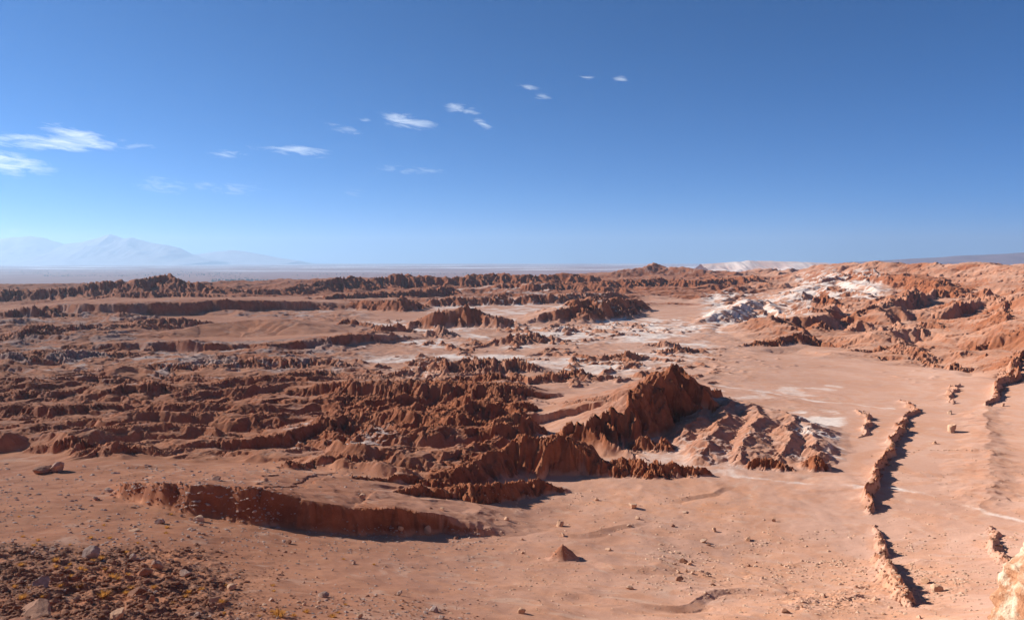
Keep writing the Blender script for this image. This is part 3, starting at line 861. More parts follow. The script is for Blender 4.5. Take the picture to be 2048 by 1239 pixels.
M_GROUND = terrain_material()
M_TAN = stone_material('tan_stone', (0.46, 0.27, 0.17), (0.60, 0.41, 0.29), (0.52, 0.29, 0.17))
M_GREY = stone_material('grey_stone', (0.30, 0.19, 0.145), (0.50, 0.37, 0.31), (0.38, 0.22, 0.15))
M_RUST = stone_material('rust_stone', (0.26, 0.125, 0.07), (0.46, 0.25, 0.15), (0.40, 0.20, 0.12))
M_BROWN = stone_material('brown_stone', (0.17, 0.068, 0.036), (0.36, 0.17, 0.10), (0.40, 0.22, 0.145))

# ------------------------------------------------------------------ build the land, cut into named pieces of one surface
nx = -ZX
ny = -ZY
nl = np.sqrt(nx * nx + ny * ny + 1)
NORM = np.stack([nx / nl, ny / nl, 1 / nl], -1).reshape(-1, 3).astype(np.float32)
VERT = np.stack([GX, GY, Z], -1).reshape(-1, 3).astype(np.float32)
rough = np.clip(ERO * 0.7 + lowm * 0.35 + lowr * 0.08 + rubz * 0.3 + floor * 0.2, 0, 1).astype(np.float32)
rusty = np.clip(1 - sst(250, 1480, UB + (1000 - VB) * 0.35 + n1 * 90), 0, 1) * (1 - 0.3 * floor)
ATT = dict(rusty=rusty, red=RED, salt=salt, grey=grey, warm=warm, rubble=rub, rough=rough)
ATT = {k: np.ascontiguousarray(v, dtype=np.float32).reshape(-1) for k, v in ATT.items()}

ZONES = [('sand_slope', 'near slope of tan sand strewn with stones', 'ground'),
         ('badlands', 'dark red broken badlands left of the crags', 'badlands'),
         ('valley_floor', 'pale salt dusted valley floor with small hummocks', 'ground'),
         ('mounds', 'grey brown crusted mounds on the left of the valley', 'ground'),
         ('far_upland', 'reddish broken upland behind the valley', 'ground'),
         ('hillside', 'pink eroded hillsides on the right', 'hill')]
zone = np.full(Z.shape, 102, np.int16)
zone[leftmid > 0.5] = 103
zone[rimz > 0.5] = 104
zone[righth > 0.5] = 105
zone[bad > 0.5] = 101
zone[fore > 0.5] = 100
rid_s = RID.copy()
for rid, r in enumerate(RIDGES):
    if not r['name']:
        continue
lab = np.where(rid_s >= 0, rid_s, zone)
labf = lab[:-1, :-1]
ii = (np.arange(NY - 1)[:, None] * NA + np.arange(NA - 1)[None]).astype(np.int32)
QUAD = np.stack([ii, ii + 1, ii + 1 + NA, ii + NA], -1).reshape(-1, 4)
labf = labf.reshape(-1)


def land(name, quads, label, cat):
    used, inv = np.unique(quads.reshape(-1), return_inverse=True)
    me = bpy.data.meshes.new(name)
    nv, nq = len(used), len(quads)
    me.vertices.add(nv)
    me.vertices.foreach_set('co', VERT[used].reshape(-1))
    me.loops.add(nq * 4)
    me.loops.foreach_set('vertex_index', inv.astype(np.int32).reshape(-1))
    me.polygons.add(nq)
    me.polygons.foreach_set('loop_start', np.arange(0, nq * 4, 4, dtype=np.int32))
    me.polygons.foreach_set('use_smooth', np.ones(nq, dtype=bool))
    me.update(calc_edges=True)
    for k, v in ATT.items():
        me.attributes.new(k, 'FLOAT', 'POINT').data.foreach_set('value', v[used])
    me.normals_split_custom_set_from_vertices(NORM[used])
    me.materials.append(M_GROUND)
    o = bpy.data.objects.new(name, me)
    COL.objects.link(o)
    o['kind'] = 'structure'
    o['label'] = label
    o['category'] = cat
    return o


for k, (nm, lb, ct) in enumerate(ZONES):
    qs = QUAD[labf == 100 + k]
    if len(qs):
        land(nm, qs, lb, ct)
for rid, r in enumerate(RIDGES):
    if r['name']:
        qs = QUAD[labf == rid]
        if len(qs):
            land(r['name'], qs, r['label'], r['cat'])


# ------------------------------------------------------------------ standing on the ground
ROWS = row_of(GY, Z)


def ground_at(u, v):
    """the nearest place on the land that the sight line through (u, v) meets"""
    a = ray(u, v)[0] if False else (u - 1024) / FPX
    i = int(np.clip(np.searchsorted(AA, a), 1, NA - 1))
    colr = ROWS[40:, i]
    k = int(np.argmax(colr <= v)) + 40
    return Vector((a * YY[k], YY[k], float(Z[k, i])))


def z_at(x, y):
    a = x / y
    i = int(np.clip(np.searchsorted(AA, a), 1, NA - 1))
    j = int(np.clip(np.searchsorted(YY, y), 1, NY - 1))
    fa = (a - AA[i - 1]) / (AA[i] - AA[i - 1])
    fy = (y - YY[j - 1]) / (YY[j] - YY[j - 1])
    return float((Z[j - 1, i - 1] * (1 - fa) + Z[j - 1, i] * fa) * (1 - fy) + (Z[j, i - 1] * (1 - fa) + Z[j, i] * fa) * fy)


def rock_data(seed, sub=2, flat=0.7, ang=0.9):
    """an angular stone: a ball cut by random planes, roughened"""
    rnd = np.random.default_rng(seed)
    bm = bmesh.new()
    bmesh.ops.create_icosphere(bm, subdivisions=sub, radius=1.0)
    V = np.array([v.co[:] for v in bm.verts])
    for _ in range(int(9 * ang) + 3):
        n = rnd.normal(size=3)
        n /= np.linalg.norm(n)
        c = rnd.uniform(0.42, 0.8)
        dd = V @ n
        V = V - np.clip(dd - c, 0, None)[:, None] * n
    V = V * (1 + rnd.normal(size=(len(V), 1)) * 0.03)
    V = V * np.array([rnd.uniform(0.85, 1.25), rnd.uniform(0.75, 1.1), flat])
    V = V / np.abs(V[:, 0]).max()
    F = [[v.index for v in f.verts] for f in bm.faces]
    bm.free()
    return V, F


def mesh_from(name, V, F, mat):
    me = bpy.data.meshes.new(name)
    me.from_pydata([tuple(p) for p in V], [], F)
    me.materials.append(mat)
    me.update()
    return me


ROCKS = {}
for key, mat in (('tan', M_TAN), ('grey', M_GREY), ('brown', M_BROWN)):
    ROCKS[key] = [mesh_from('boulder', *rock_data(100 + 17 * i + len(key), 3 if i < 5 else 2, [0.75, 0.6, 0.9, 0.45, 0.3, 0.7, 0.5, 0.35][i], 1.0), mat) for i in range(8)]


def put_rock(u, v, wpx, kind, var, label, group=None, cat='boulder', name='boulder', hscale=1.0, yaw=None):
    p = ground_at(u, v)
    o = bpy.data.objects.new(name, ROCKS[kind][var])
    s = wpx * p.y / FPX / 2
    o.scale = (s, s, s * hscale)
    zmin = min(c.co.z for c in ROCKS[kind][var].vertices)
    o.location = (p.x, p.y, p.z - zmin * s * hscale * 0.6)
    o.rotation_euler = (random.uniform(-.12, .12), random.uniform(-.12, .12), random.uniform(0, 6.28) if yaw is None else yaw)
    COL.objects.link(o)
    o['label'] = label
    o['category'] = cat
    if group:
        o['group'] = group
    return o


SINGLE = [  # u, v(foot), width px, kind, variant, height scale, label
    (1270, 1016, 20, 'tan', 1, 1.0, 'largest brown boulder on the sand flat below the spur'),
    (1281, 1038, 13, 'tan', 0, 1.1, 'cream boulder just below the largest boulder on the flat'),
    (1557, 1043, 9, 'tan', 2, 1.6, 'upright square pale boulder alone on the right sand'),
    (1505, 1081, 19, 'tan', 0, 0.9, 'rounded tan boulder with long shadow on the right sand'),
    (1436, 1062, 9, 'tan', 5, 1.1, 'small pale boulder left of the rounded tan boulder'),
    (1485, 1063, 8, 'tan', 6, 0.9, 'low small stone just above the rounded tan boulder'),
    (1415, 1084, 14, 'tan', 1, 0.8, 'flat pale boulder lower left of the rounded tan boulder'),
    (1013, 1040, 15, 'tan', 0, 1.1, 'round brown boulder on the sand below the fluted bluff'),
    (882, 1020, 14, 'tan', 2, 0.9, 'round pale boulder at the foot of the layered ground'),
    (858, 1017, 10, 'brown', 0, 0.9, 'dark small boulder beside the round pale boulder'),
    (1122, 1052, 16, 'tan', 5, 0.9, 'knobbly cluster stone above the lone tan cone'),
    (1263, 1052, 13, 'tan', 7, 1.1, 'jagged pale stone right of the knobbly stone'),
    (1196, 1000, 9, 'tan', 5, 0.9, 'little tan stone high on the sand flat left of the largest boulder'),
    (1220, 1100, 17, 'tan', 6, 1.0, 'tan boulder with pale foot right of the lone cone'),
    (1128, 1071, 10, 'tan', 2, 1.2, 'small upright stone left above the cone tip'),
    (1377, 1024, 14, 'tan', 4, 1.2, 'long low brown slab on the sand flat'),
    (1352, 1052, 10, 'brown', 5, 1.0, 'dark little boulder under the long low slab'),
    (1912, 864, 24, 'tan', 2, 1.5, 'pointed pinnacle rock with black shaded side on the right sand'),
    (1908, 828, 15, 'tan', 0, 1.3, 'smaller leaning pinnacle above the pointed pinnacle'),
    (2016, 812, 10, 'tan', 2, 1.4, 'stone post with very long shadow near the right edge'),
    (1880, 887, 8, 'tan', 5, 0.9, 'small pale stone left below the pointed pinnacle'),
    (1838, 1128, 10, 'tan', 4, 1.4, 'pale flat stone right of the curved sand crest'),
    (1922, 1133, 10, 'tan', 4, 1.4, 'pale flat stone farther right of the curved sand crest'),
    (1870, 1165, 24, 'tan', 3, 1.1, 'wide ledge stone in the hollow right of the curved crest'),
    (1893, 1182, 30, 'tan', 3, 1.1, 'widest pale ledge stone in the hollow near the bottom right'),
    (1860, 1236, 16, 'tan', 0, 1.1, 'orange boulder on the bottom edge right of the crest'),
    (1786, 1228, 8, 'tan', 1, 1.0, 'small tan stone on the bottom sand left of the orange boulder'),
    (1375, 1126, 22, 'brown', 0, 1.0, 'dark craggy boulder heading the rubble strip right of the cone'),
    (1365, 1162, 18, 'brown', 5, 1.1, 'dark boulder in the middle of the rubble strip'),
    (1265, 1178, 20, 'tan', 3, 0.9, 'pale slab at the left end of the rubble strip'),
    (1043, 1226, 22, 'tan', 3, 1.2, 'white flat block near the bottom centre'),
    (865, 1222, 20, 'grey', 1, 1.0, 'stacked grey stone near the bottom left of centre'),
    (880, 1236, 16, 'grey', 0, 0.9, 'pale stone on the bottom edge left of centre'),
    (710, 1236, 20, 'tan', 2, 1.0, 'lumpy pale boulder on the bottom edge'),
    (417, 1204, 34, 'tan', 0, 0.75, 'big pale pink boulder on the near sand by grass'),
    (166, 1116, 38, 'grey', 2, 0.8, 'large pale block standing out of the dark rubble'),
    (62, 1170, 36, 'grey', 5, 0.8, 'pale pointed boulder low in the dark rubble'),
    (355, 1152, 24, 'grey', 1, 1.0, 'grey boulder at the right end of the dark rubble'),
    (275, 1150, 34, 'brown', 0, 0.9, 'brown boulder overhanging the sand hollow in the rubble'),
    (300, 1138, 26, 'grey', 2, 1.3, 'tall grey leaning slab in the rubble'),
    (258, 1186, 42, 'brown', 4, 1.5, 'long brown slab above the sand tongue'),
    (284, 1204, 16, 'brown', 2, 1.6, 'upright brown shard beside the sand tongue'),
    (45, 1236, 96, 'brown', 3, 1.0, 'very large flat brown rock in the bottom left corner'),
    (215, 1238, 34, 'tan', 1, 1.0, 'rounded tan boulder on the bottom edge of the rubble'),
    (256, 1062, 28, 'tan', 4, 1.0, 'thin white tilted slab on the left sand'),
    (388, 1042, 30, 'tan', 3, 0.9, 'broad tan boulder below the shaded bank'),
    (205, 982, 26, 'grey', 4, 1.2, 'pale slab left of the shaded bank'),
    (305, 1046, 22, 'grey', 1, 0.9, 'bluish grey boulder in front of the shaded bank'),
    (568, 1087, 18, 'brown', 0, 0.9, 'dark round boulder on the sand below the bank'),
    (450, 1178, 26, 'tan', 3, 1.0, 'flat pinkish stone at the edge of the rubble'),
    (636, 1193, 26, 'grey', 6, 1.1, 'pale broken stone in the bottom stone row'),
    (792, 1190, 14, 'grey', 2, 1.1, 'upright grey stone on the smooth lower sand'),
    (797, 1062, 13, 'tan', 2, 1.7, 'tall orange stone at the foot of the bank'),
    (852, 1065, 16, 'tan', 5, 1.1, 'pale boulder right of the tall orange stone'),
    (910, 1078, 18, 'brown', 1, 0.8, 'dark low boulder on the pale pebble patch'),
    (350, 966, 12, 'tan', 0, 0.9, 'pale rounded boulder on the crest of the bank'),
    (425, 960, 16, 'grey', 5, 1.0, 'grey rock pile on the terrace behind the bank'),
    (720, 997, 20, 'tan', 3, 1.3, 'tilted white slab beside the layered ground'),
    (70, 945, 46, 'brown', 3, 1.2, 'big dark outcrop block on the left terrace'),
    (100, 943, 30, 'grey', 2, 1.1, 'grey block with wide shadow on the left terrace'),
    (1662, 1193, 14, 'tan', 3, 1.2, 'pale slab below the gullied hollow right of the rubble strip'),
    (1585, 1225, 20, 'brown', 0, 0.9, 'dark boulder on the bottom sand right of centre'),
]
for (u_, v_, wp, kd, vr, hs, lb) in SINGLE:
    put_rock(u_, v_, wp, kd, vr, lb, hscale=hs)

AREAS = [  # u0,u1,v0,v1, count, size px lo,hi, kinds, label, group
    (10, 400, 1100, 1236, 80, 7, 18, ('brown', 'grey', 'brown'), 'the dark rubble', 'stones of the dark rubble'),
    (10, 480, 985, 1085, 42, 6, 13, ('grey', 'grey', 'brown'), 'the sand above the rubble', 'stones on the left sand'),
    (420, 900, 1195, 1237, 34, 6, 14, ('grey', 'tan', 'brown'), 'the bottom stone row', 'stones along the bottom'),
    (420, 760, 1075, 1185, 26, 5, 10, ('grey', 'tan'), 'the sand under the bank', 'stones under the bank'),
    (760, 1080, 1068, 1150, 28, 5, 11, ('tan', 'grey'), 'the sand beside the cone', 'stones left of the cone'),
    (1330, 1440, 1090, 1180, 26, 6, 14, ('brown', 'tan'), 'the stony strip', 'stones of the rubble strip'),
    (960, 1340, 1140, 1235, 18, 4, 9, ('tan', 'tan'), 'the lower middle sand', 'stones on the lower sand'),
    (1480, 1960, 1120, 1236, 30, 5, 11, ('tan', 'tan', 'brown'), 'the orange ground', 'stones at the bottom right')]
for (u0, u1, v0, v1, cnt, s0, s1, kinds, lb, gp) in AREAS:
    for _ in range(cnt):
        uu, vv = random.uniform(u0, u1), random.uniform(v0, v1)
        f_ = random.random() ** 2
        kd = random.choice(kinds)
        vr_ = random.randrange(2, 8)
        hs_ = random.uniform(0.6, 1.1)
        size = 'tiny' if f_ < 0.15 else 'small' if f_ < 0.5 else 'larger'
        shape = 'flat' if vr_ in (3, 4, 7) else 'blocky' if vr_ in (2, 5) else 'low'
        where = ('upper' if vv < v0 + (v1 - v0) * 0.34 else 'middle' if vv < v0 + (v1 - v0) * 0.67 else 'lower') + ' ' + \
            ('left' if uu < u0 + (u1 - u0) * 0.34 else 'central' if uu < u0 + (u1 - u0) * 0.67 else 'right')
        put_rock(uu, vv, s0 + (s1 - s0) * f_, kd, vr_, f'{size} {shape} {kd} stone, {where} part of {lb}', gp, cat='stone', name='stone', hscale=hs_)

# uncountable smaller stones
LOW = {k: rock_data(900 + i, 1, fl, 0.8) for i, (k, fl) in enumerate((('a', 0.6), ('b', 0.45), ('c', 0.8)))}


def scatter(name, label, specs, mat):
    Vs, Fs = [], []
    base = 0
    for (u0, u1, v0, v1, cnt, s0, s1) in specs:
        nclus = max(cnt // 14, 1)
        cl = [(random.uniform(u0, u1), random.uniform(v0, v1)) for _ in range(nclus)]
        for _ in range(cnt):
            if random.random() < 0.6:
                c = random.choice(cl)
                uu, vv = random.gauss(c[0], 26), random.gauss(c[1], 7)
            else:
                uu, vv = random.uniform(u0, u1), random.uniform(v0, v1)
            p = ground_at(uu, min(max(vv, 900), 1320))
            V, F = LOW[random.choice('abc')]
            s = (s0 + (s1 - s0) * random.random() ** 2.5) * p.y / FPX / 2
            an = random.uniform(0, 6.28)
            ca, sa = math.cos(an) * s, math.sin(an) * s
            W = np.stack([V[:, 0] * ca - V[:, 1] * sa + p.x, V[:, 0] * sa + V[:, 1] * ca + p.y, V[:, 2] * s * random.uniform(0.6, 1.1) + p.z + s * 0.12], 1)
            Vs.append(W)
            Fs.append(np.array(F) + base)
            base += len(V)
    V = np.concatenate(Vs)
    F = np.concatenate(Fs)
    me = bpy.data.meshes.new(name)
    me.from_pydata(V.tolist(), [], F.tolist())
    me.materials.append(mat)
    o = bpy.data.objects.new(name, me)
    COL.objects.link(o)
    o['kind'] = 'stuff'
    o['label'] = label
    o['category'] = 'rubble'
    return o


scatter('rubble', 'dense dark broken rubble in the bottom left corner', [(-60, 440, 1095, 1245, 1900, 3, 14), (-60, 360, 1140, 1245, 500, 5, 18), (-40, 560, 1095, 1185, 700, 2.5, 9), (380, 960, 1190, 1245, 500, 2, 9)], M_BROWN)
scatter('gravel', 'grey gravel and small stones over the left sand', [(-60, 560, 930, 1095, 1500, 2.5, 10), (420, 1000, 1060, 1245, 1200, 2, 8), (430, 950, 1195, 1245, 250, 3, 11),
                                                                   (600, 950, 1062, 1110, 350, 2, 7), (330, 720, 935, 1000, 220, 2.5, 8)], M_GREY)
scatter('pebbles', 'pale tan pebbles over the middle and right sand', [(950, 1500, 985, 1245, 1700, 1.6, 6), (1300, 1450, 1085, 1185, 300, 2.5, 9), (1450, 2060, 1060, 1245, 1700, 1.8, 8), (1500, 1760, 1120, 1230, 400, 2.5, 9),
                                                                    (1750, 2060, 850, 1120, 500, 1.5, 5), (1820, 1960, 1140, 1200, 220, 3, 10)], M_TAN)


def wall_blocks():
    Vs, Fs, base = [], [], 0
    for r in RIDGES:
        if not r['wall']:
            continue
        P = r['P']
        for a, b in zip(P[:-1], P[1:]):
            n_ = int(math.hypot(a[0] - b[0], a[1] - b[1]) * 1.9)
            for _ in range(n_):
                t = random.random()
                h = a[2] + (b[2] - a[2]) * t
                x = a[0] + (b[0] - a[0]) * t + random.gauss(0, 0.22 + 0.12 * h)
                y = a[1] + (b[1] - a[1]) * t + random.gauss(0, 0.4)
                if y < 40 or abs(x / y) > 0.9:
                    continue
                s = random.uniform(0.14, 0.42) * (0.5 + 0.3 * h)
                V, F = LOW[random.choice('abc')]
                an = random.uniform(0, 6.28)
                ca, sa = math.cos(an) * s, math.sin(an) * s
                Vs.append(np.stack([V[:, 0] * ca - V[:, 1] * sa + x, V[:, 0] * sa + V[:, 1] * ca + y, V[:, 2] * s * random.uniform(0.8, 1.8) + z_at(x, y) + s * 0.15], 1))
                Fs.append(np.array(F) + base)
                base += len(V)
    me = bpy.data.meshes.new('rubble')
    me.from_pydata(np.concatenate(Vs).tolist(), [], np.concatenate(Fs).tolist())
    me.materials.append(M_RUST)
    o = bpy.data.objects.new('rubble', me)
    COL.objects.link(o)
    o['kind'] = 'stuff'
    o['label'] = 'broken tan blocks along the thin rock walls on the right'
    o['category'] = 'rubble'


wall_blocks()


# ------------------------------------------------------------------ dry grass
def grass_material():
    m, nt, bs = new_mat('dry_grass')
    b = NB(nt)
    f = b.noise(b.geo(), 3.0, 3, 0.6)
    nt.links.new(b.mix(f, (0.44, 0.205, 0.05), (0.58, 0.32, 0.095)), bs.inputs['Base Color'])
    bs.inputs['Transmission Weight'].default_value = 0.0
    tr = nt.nodes.new('ShaderNodeBsdfTranslucent')
    tr.inputs['Color'].default_value = (0.52, 0.25, 0.06, 1)
    mx = nt.nodes.new('ShaderNodeMixShader')
    mx.inputs[0].default_value = 0.45
    nt.links.new(bs.outputs[0], mx.inputs[1])
    nt.links.new(tr.outputs[0], mx.inputs[2])
    nt.links.new(mx.outputs[0], nt.nodes['Material Output'].inputs['Surface'])
    return m


M_GRASS = grass_material()


def tuft_mesh(seed):
    rnd = random.Random(seed)
    V, F = [], []
    for _ in range(170):
        az = rnd.uniform(0, 6.283)
        lean = rnd.uniform(0.15, 1.25)
        L = rnd.uniform(0.55, 1.0)
        r0 = rnd.uniform(0, 0.4)
        bx, by = math.cos(az) * r0, math.sin(az) * r0
        dx, dy = math.cos(az) * math.sin(lean), math.sin(az) * math.sin(lean)
        dz = math.cos(lean)
        px, py = -math.sin(az) * 0.022, math.cos(az) * 0.022
        i = len(V)
        mx, my, mz = bx + dx * L * .5, by + dy * L * .5, dz * L * .55
        V += [(bx - px, by - py, -0.05), (bx + px, by + py, -0.05), (mx + px, my + py, mz), (mx - px, my - py, mz), (bx + dx * L, by + dy * L, dz * L * 0.9)]
        F += [(i, i + 1, i + 2, i + 3), (i + 3, i + 2, i + 4)]
    me = bpy.data.meshes.new('grass_tuft')
    me.from_pydata(V, [], F)
    me.materials.append(M_GRASS)
    return me


TUFTS = [tuft_mesh(s) for s in (1, 2, 3, 4)]


def put_tuft(u, v, wpx, label, group=None):
    p = ground_at(u, v)
    o = bpy.data.objects.new('grass_tuft', random.choice(TUFTS))
    s = wpx * 1.25 * p.y / FPX / 2.0
    o.scale = (s, s, s * random.uniform(0.65, 0.95))
    o.location = p
    o.rotation_euler = (0, 0, random.uniform(0, 6.28))
    COL.objects.link(o)
    o['label'] = label
    o['category'] = 'grass tuft'
    if group:
        o['group'] = group


for (u_, v_, wp, lb) in [(187, 1196, 34, 'largest yellow grass tuft at the edge of the dark rubble'),
                         (20, 1196, 26, 'ochre grass tuft low at the left edge'),
                         (545, 1232, 38, 'wide yellow grass tuft on the bottom sand'),
                         (388, 1180, 18, 'green yellow tuft alone on the sand tongue'),
                         (655, 1234, 20, 'grass tuft on the bottom edge right of the wide one'),
                         (135, 1178, 24, 'orange tuft in the middle of the rubble'),
                         (240, 1178, 24, 'yellow tuft beside the long brown slab'),
                         (208, 1156, 26, 'leaning ochre tuft below the sand hollow in the rubble'),
                         (680, 1119, 10, 'small yellow tuft alone on the sand below the bank'),
                         (742, 1129, 9, 'tiny tuft right of the lone sand tuft')]:
    put_tuft(u_, v_, wp, lb)
for (u0, u1, v0, v1, n_, s0, s1, lb, gp) in [(5, 270, 1105, 1195, 22, 10, 20, 'ochre grass tuft among the stones of the dark rubble', 'tufts in the rubble'),
                                             (280, 700, 1170, 1236, 16, 9, 18, 'dry tuft on the sand along the bottom left', 'tufts on the bottom sand'),
                                             (10, 330, 1030, 1095, 12, 8, 14, 'faint dry tuft on the left sand above the rubble', 'tufts on the left sand')]:
    for _ in range(n_):
        uu, vv, sz = random.uniform(u0, u1), random.uniform(v0, v1), random.uniform(s0, s1)
        where = ('upper' if vv < v0 + (v1 - v0) * 0.34 else 'middle' if vv < v0 + (v1 - v0) * 0.67 else 'lower') + ' ' + \
            ('left' if uu < u0 + (u1 - u0) * 0.34 else 'central' if uu < u0 + (u1 - u0) * 0.67 else 'right')
        put_tuft(uu, vv, sz, f'{"small" if sz < (s0 + s1) / 2 else "fuller"} {lb}, {where} part', gp)


# ------------------------------------------------------------------ pale outcrop at the right edge, close by
def outcrop():
    m, nt, bs = new_mat('salt_crusted_rock')
    b = NB(nt)
    pos = b.geo()
    f = b.noise(pos, 0.9, 6, 0.6, 0.8)
    g = b.noise(pos, 3.5, 5, 0.65)
    c = b.mix(b.ramp(f, 0.47, 0.60), (0.50, 0.25, 0.135), (0.70, 0.55, 0.39))
    c = b.mix(b.math('MULTIPLY', b.ramp(g, 0.5, 0.7), 0.4), c, (0.42, 0.2, 0.11))
    nt.links.new(c, bs.inputs['Base Color'])
    bmp = nt.nodes.new('ShaderNodeBump')
    bmp.inputs['Strength'].default_value = 0.7
    bmp.inputs['Distance'].default_value = 0.3
    nt.links.new(b.noise(pos, 4.0, 8, 0.7), bmp.inputs['Height'])
    nt.links.new(bmp.outputs[0], bs.inputs['Normal'])
    # the outline is a steep shoulder that leans out to the right; D metres away
    D = 26.0
    prof = [(1985, 1300), (1978, 1239), (1990, 1215), (1985, 1195), (2004, 1175), (2012, 1150), (2010, 1130), (2022, 1105), (2040, 1088), (2060, 1070), (2100, 1052), (2170, 1040), (2300, 1050)]
    V, F = [], []
    nu, nv = 150, 70
    for j in range(nv):
        s_ = j / (nv - 1)
        dd = (s_ - 0.45) * 12.0                 # in front of or behind the outline
        for i in range(nu):
            t = i / (nu - 1) * (len(prof) - 1)
            k = min(int(t), len(prof) - 2)
            uu = prof[k][0] + (prof[k + 1][0] - prof[k][0]) * (t - k)
            vv = prof[k][1] + (prof[k + 1][1] - prof[k][1]) * (t - k)
            a_, sl = ray(uu, vv)
            back = max(dd, 0) ** 1.3
            frnt = max(-dd, 0) ** 1.2
            V.append((a_ * D + back * 1.1 + frnt * 0.12, D + dd, CAMZ - sl * D - back * 0.75 - frnt * 0.2))
    V = np.array(V)
    for o_ in range(4):
        fr = 0.55 * 2 ** o_
        am = 0.30 / 1.7 ** o_
        V[:, 0] += perlin(V[:, 1] * fr + 3, V[:, 2] * fr * 1.6, 300 + o_) * am
        V[:, 2] += perlin(V[:, 1] * fr, V[:, 0] * fr + V[:, 2] * fr, 310 + o_) * am * 0.6
    for j in range(nv - 1):
        for i in range(nu - 1):
            k = j * nu + i
            F.append((k, k + 1, k + nu + 1, k + nu))
    F.append(tuple(range(nu)))
    F.append(tuple(range((nv - 1) * nu, nv * nu))[::-1])
    me = mesh_from('rock_outcrop', V, F, m)
    o = bpy.data.objects.new('rock_outcrop', me)
    COL.objects.link(o)
    o['label'] = 'near cream and orange rock outcrop cut by the right edge'
    o['category'] = 'rock'
    return o


outcrop()

# ------------------------------------------------------------------ far plain, mountains, oasis
PLAINZ = -130.0


def plain_material():
    m, nt, bs = new_mat('far_plain')
    b = NB(nt)
    mp = nt.nodes.new('ShaderNodeMapping')
    mp.inputs['Scale'].default_value = (0.00035, 0.0006, 1)
    nt.links.new(b.geo(), mp.inputs[0])
    f = b.noise(mp.outputs[0], 1.0, 8, 0.6)
    f2 = b.noise(mp.outputs[0], 7.0, 6, 0.65)
    c = b.mix(b.ramp(f2, 0.3, 0.7), (0.25, 0.115, 0.088), (0.34, 0.175, 0.135))
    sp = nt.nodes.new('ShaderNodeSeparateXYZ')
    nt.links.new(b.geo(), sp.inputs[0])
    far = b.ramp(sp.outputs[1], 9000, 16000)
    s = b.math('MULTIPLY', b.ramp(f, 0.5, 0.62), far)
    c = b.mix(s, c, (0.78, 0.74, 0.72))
    nt.links.new(c, bs.inputs['Base Color'])
    return m


M_PLAIN = plain_material()
bm = bmesh.new()
NSEG, rings = 96, [900, 2500, 5000, 10000, 20000, 38000]
vr = []
for rr_ in rings:
    vr.append([bm.verts.new((rr_ * math.sin(k / NSEG * 2 * math.pi), rr_ * math.cos(k / NSEG * 2 * math.pi), PLAINZ)) for k in range(NSEG)])
for a_, b_ in zip(vr[:-1], vr[1:]):
    for k in range(NSEG):
        bm.faces.new((a_[k], b_[k], b_[(k + 1) % NSEG], a_[(k + 1) % NSEG]))
bm.faces.new(vr[0])
bmesh.ops.recalc_face_normals(bm, faces=bm.faces)
me = bpy.data.meshes.new('plain')
bm.to_mesh(me)
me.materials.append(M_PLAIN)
o = bpy.data.objects.new('plain', me)
COL.objects.link(o)
o['kind'] = 'structure'
o['label'] = 'wide hazy mauve plain reaching to the horizon'
o['category'] = 'plain'


def range_mesh(name, label, pts, D, depth, mat, rough_, seed, cat='mountain'):
    """a mountain body with a real front and back slope whose skyline follows pts (u, v)"""
    us = np.linspace(pts[0][0], pts[-1][0], 260)
    vs_ = np.interp(us, [p[0] for p in pts], [p[1] for p in pts])
    X = (us - 1024) / FPX * D
    H = np.maximum(CAMZ + (519.0 - vs_) / FPX * D - PLAINZ, 2)
    nv = 44
    S = np.linspace(-1, 1, nv)
    V = []
    for s_ in S:
        f_ = (1 - abs(s_)) ** 1.25
        rn_ = ridged(X / (depth * 0.35) + 5, X * 0 + s_ * 2.6, 5, seed) - 1.0
        zz = PLAINZ - 3 + H * f_ * (1 + rough_ * rn_ * (0.15 + min(abs(s_) * 2.5, 1)))
        V.append(np.stack([X, np.full_like(X, D + s_ * depth), zz], 1))
    n_ = len(us)
    V = np.concatenate(V)
    F = [(j * n_ + i, j * n_ + i + 1, (j + 1) * n_ + i + 1, (j + 1) * n_ + i) for j in range(nv - 1) for i in range(n_ - 1)]
    me = mesh_from(name, V, F, mat)
    for p_ in me.polygons:
        p_.use_smooth = True
    o = bpy.data.objects.new(name, me)
    COL.objects.link(o)
    o['kind'] = 'structure'
    o['label'] = label
    o['category'] = cat
    return o


def simple(name, c1, c2, sc):
    m, nt, bs = new_mat(name)
    b = NB(nt)
    nt.links.new(b.mix(b.ramp(b.noise(b.geo(), sc, 6, 0.6), 0.35, 0.65), c1, c2), bs.inputs['Base Color'])
    return m


M_MTN = simple('haze_paled_rock', (0.40, 0.36, 0.36), (0.48, 0.44, 0.43), 0.002)  # rock colour lightened towards the haze, so the ranges fade more than the air alone
M_RIDGE = simple('far_slope_rock', (0.13, 0.085, 0.10), (0.19, 0.125, 0.14), 0.003)
M_SALTH = simple('salt_hill_rock', (0.55, 0.36, 0.29), (0.72, 0.58, 0.50), 0.004)
range_mesh('volcano', 'tall pale blue volcano cone fading into haze on the left skyline',
           [(110, 521), (135, 487), (170, 483), (195, 476), (212, 470), (225, 467), (238, 473), (252, 476), (268, 473), (285, 480), (305, 485), (335, 488), (360, 495), (390, 510), (430, 521)], 30000, 3500, M_MTN, 0.16, 401)
range_mesh('mountain', 'hazy mountain range at the far left edge beside the volcano',
           [(-420, 515), (-300, 485), (-180, 478), (-60, 480), (0, 476), (40, 473), (66, 471), (95, 476), (118, 483), (135, 490), (160, 510), (180, 521)], 31500, 3500, M_MTN, 0.16, 403)
range_mesh('mountain', 'faint low mountain right of the volcano on the hazy skyline',
           [(330, 521), (380, 509), (430, 503), (465, 499), (490, 502), (530, 509), (560, 515), (600, 521)], 34000, 3000, M_MTN, 0.16, 405)
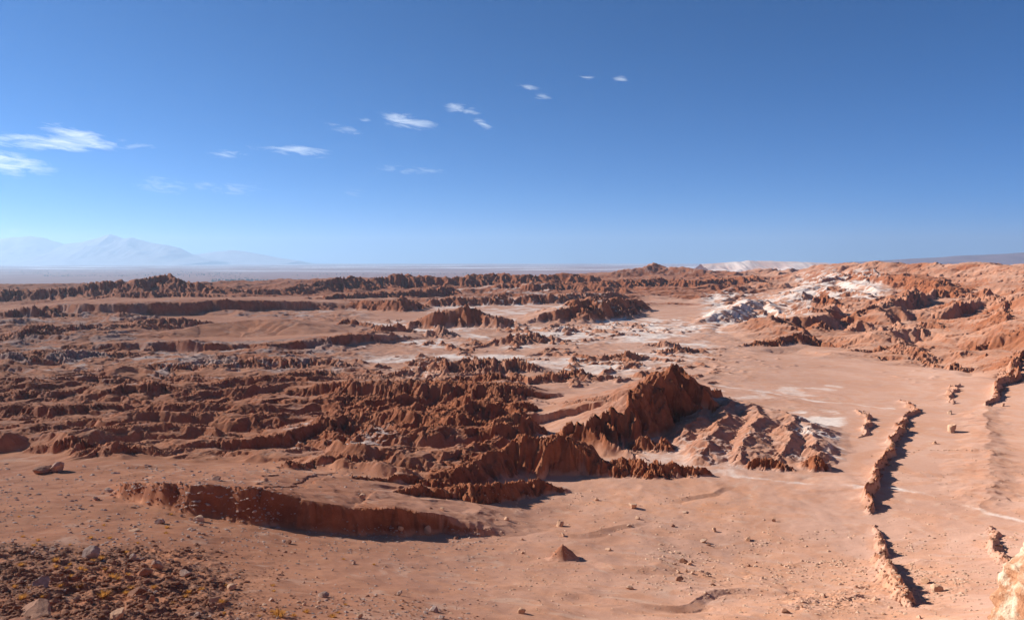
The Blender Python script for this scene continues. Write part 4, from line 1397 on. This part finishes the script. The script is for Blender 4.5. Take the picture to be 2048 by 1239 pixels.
range_mesh('mountain', 'purple distant mountain slope above the tableland at the right edge',
           [(1700, 523), (1780, 519), (1860, 514), (1920, 510), (1980, 508), (2030, 505), (2060, 503), (2200, 498), (2400, 505), (2600, 520)], 14000, 2500, M_RIDGE, 0.12, 407)
range_mesh('salt_hills', 'low pinkish white salt hills on the far plain right of centre',
           [(1400, 527), (1440, 524), (1480, 521), (1495, 518), (1510, 520), (1560, 521), (1620, 523), (1680, 526), (1740, 529)], 7000, 900, M_SALTH, 0.2, 409, 'hill')


def oasis():
    m, nt, bs = new_mat('oasis_foliage')
    b = NB(nt)
    nt.links.new(b.mix(b.noise(b.geo(), 0.02, 3, 0.6), (0.028, 0.05, 0.022), (0.06, 0.09, 0.04)), bs.inputs['Base Color'])
    V0, F0 = rock_data(77, 1, 0.9, 0.3)
    F0 = np.array(F0)
    Vs, Fs, base = [], [], 0
    bands = [(425, 600, 559, 570, 420, 9, 15), (20, 480, 541, 552, 420, 5, 11), (640, 960, 545, 549, 130, 6, 11), (350, 800, 548, 556, 70, 5, 9), (0, 2000, 538, 552, 110, 4, 8)]
    for (u0, u1, v0, v1, n_, s0, s1) in bands:
        cl = [(random.uniform(u0, u1), random.uniform(v0, v1)) for _ in range(max(n_ // 18, 3))]
        for _ in range(n_):
            c = random.choice(cl)
            uu = min(max(random.gauss(c[0], 24), u0), u1)
            vv = min(max(random.gauss(c[1], 1.3), v0), v1)
            a_, sl = ray(uu, vv)
            y = (CAMZ - PLAINZ) / sl
            s = random.uniform(s0, s1) * 0.5
            Vs.append(V0 * np.array([s * random.uniform(.8, 1.6), s, s * random.uniform(.8, 1.2)]) + np.array([a_ * y, y, PLAINZ + s * 0.7]))
            Fs.append(F0 + base)
            base += len(V0)
    me = bpy.data.meshes.new('oasis_woodland')
    me.from_pydata(np.concatenate(Vs).tolist(), [], np.concatenate(Fs).tolist())
    me.materials.append(m)
    o = bpy.data.objects.new('oasis_woodland', me)
    COL.objects.link(o)
    o['kind'] = 'stuff'
    o['label'] = 'dark green strips of oasis trees on the far plain'
    o['category'] = 'woodland'


oasis()

# ------------------------------------------------------------------ haze
bm = bmesh.new()
bmesh.ops.create_cube(bm, size=1.0)
for v in bm.verts:
    v.co = (v.co.x * 90000, v.co.y * 90000, -192 + (v.co.z + 0.5) * (1250 + 192))
me = bpy.data.meshes.new('haze')
bm.to_mesh(me)
hm_ = bpy.data.materials.new('haze_air')
hm_.use_nodes = True
hn = hm_.node_tree
for n in list(hn.nodes):
    hn.nodes.remove(n)
ho = hn.nodes.new('ShaderNodeOutputMaterial')
pv = hn.nodes.new('ShaderNodeVolumePrincipled')
pv.inputs['Color'].default_value = (0.43, 0.64, 0.88, 1)
pv.inputs['Density'].default_value = 4.4e-5
pv.inputs['Anisotropy'].default_value = 0.34
hn.links.new(pv.outputs[0], ho.inputs['Volume'])
me.materials.append(hm_)
o = bpy.data.objects.new('haze', me)
COL.objects.link(o)
o['kind'] = 'stuff'
o['label'] = 'pale blue haze hanging over the plain and mountains'
o['category'] = 'haze'
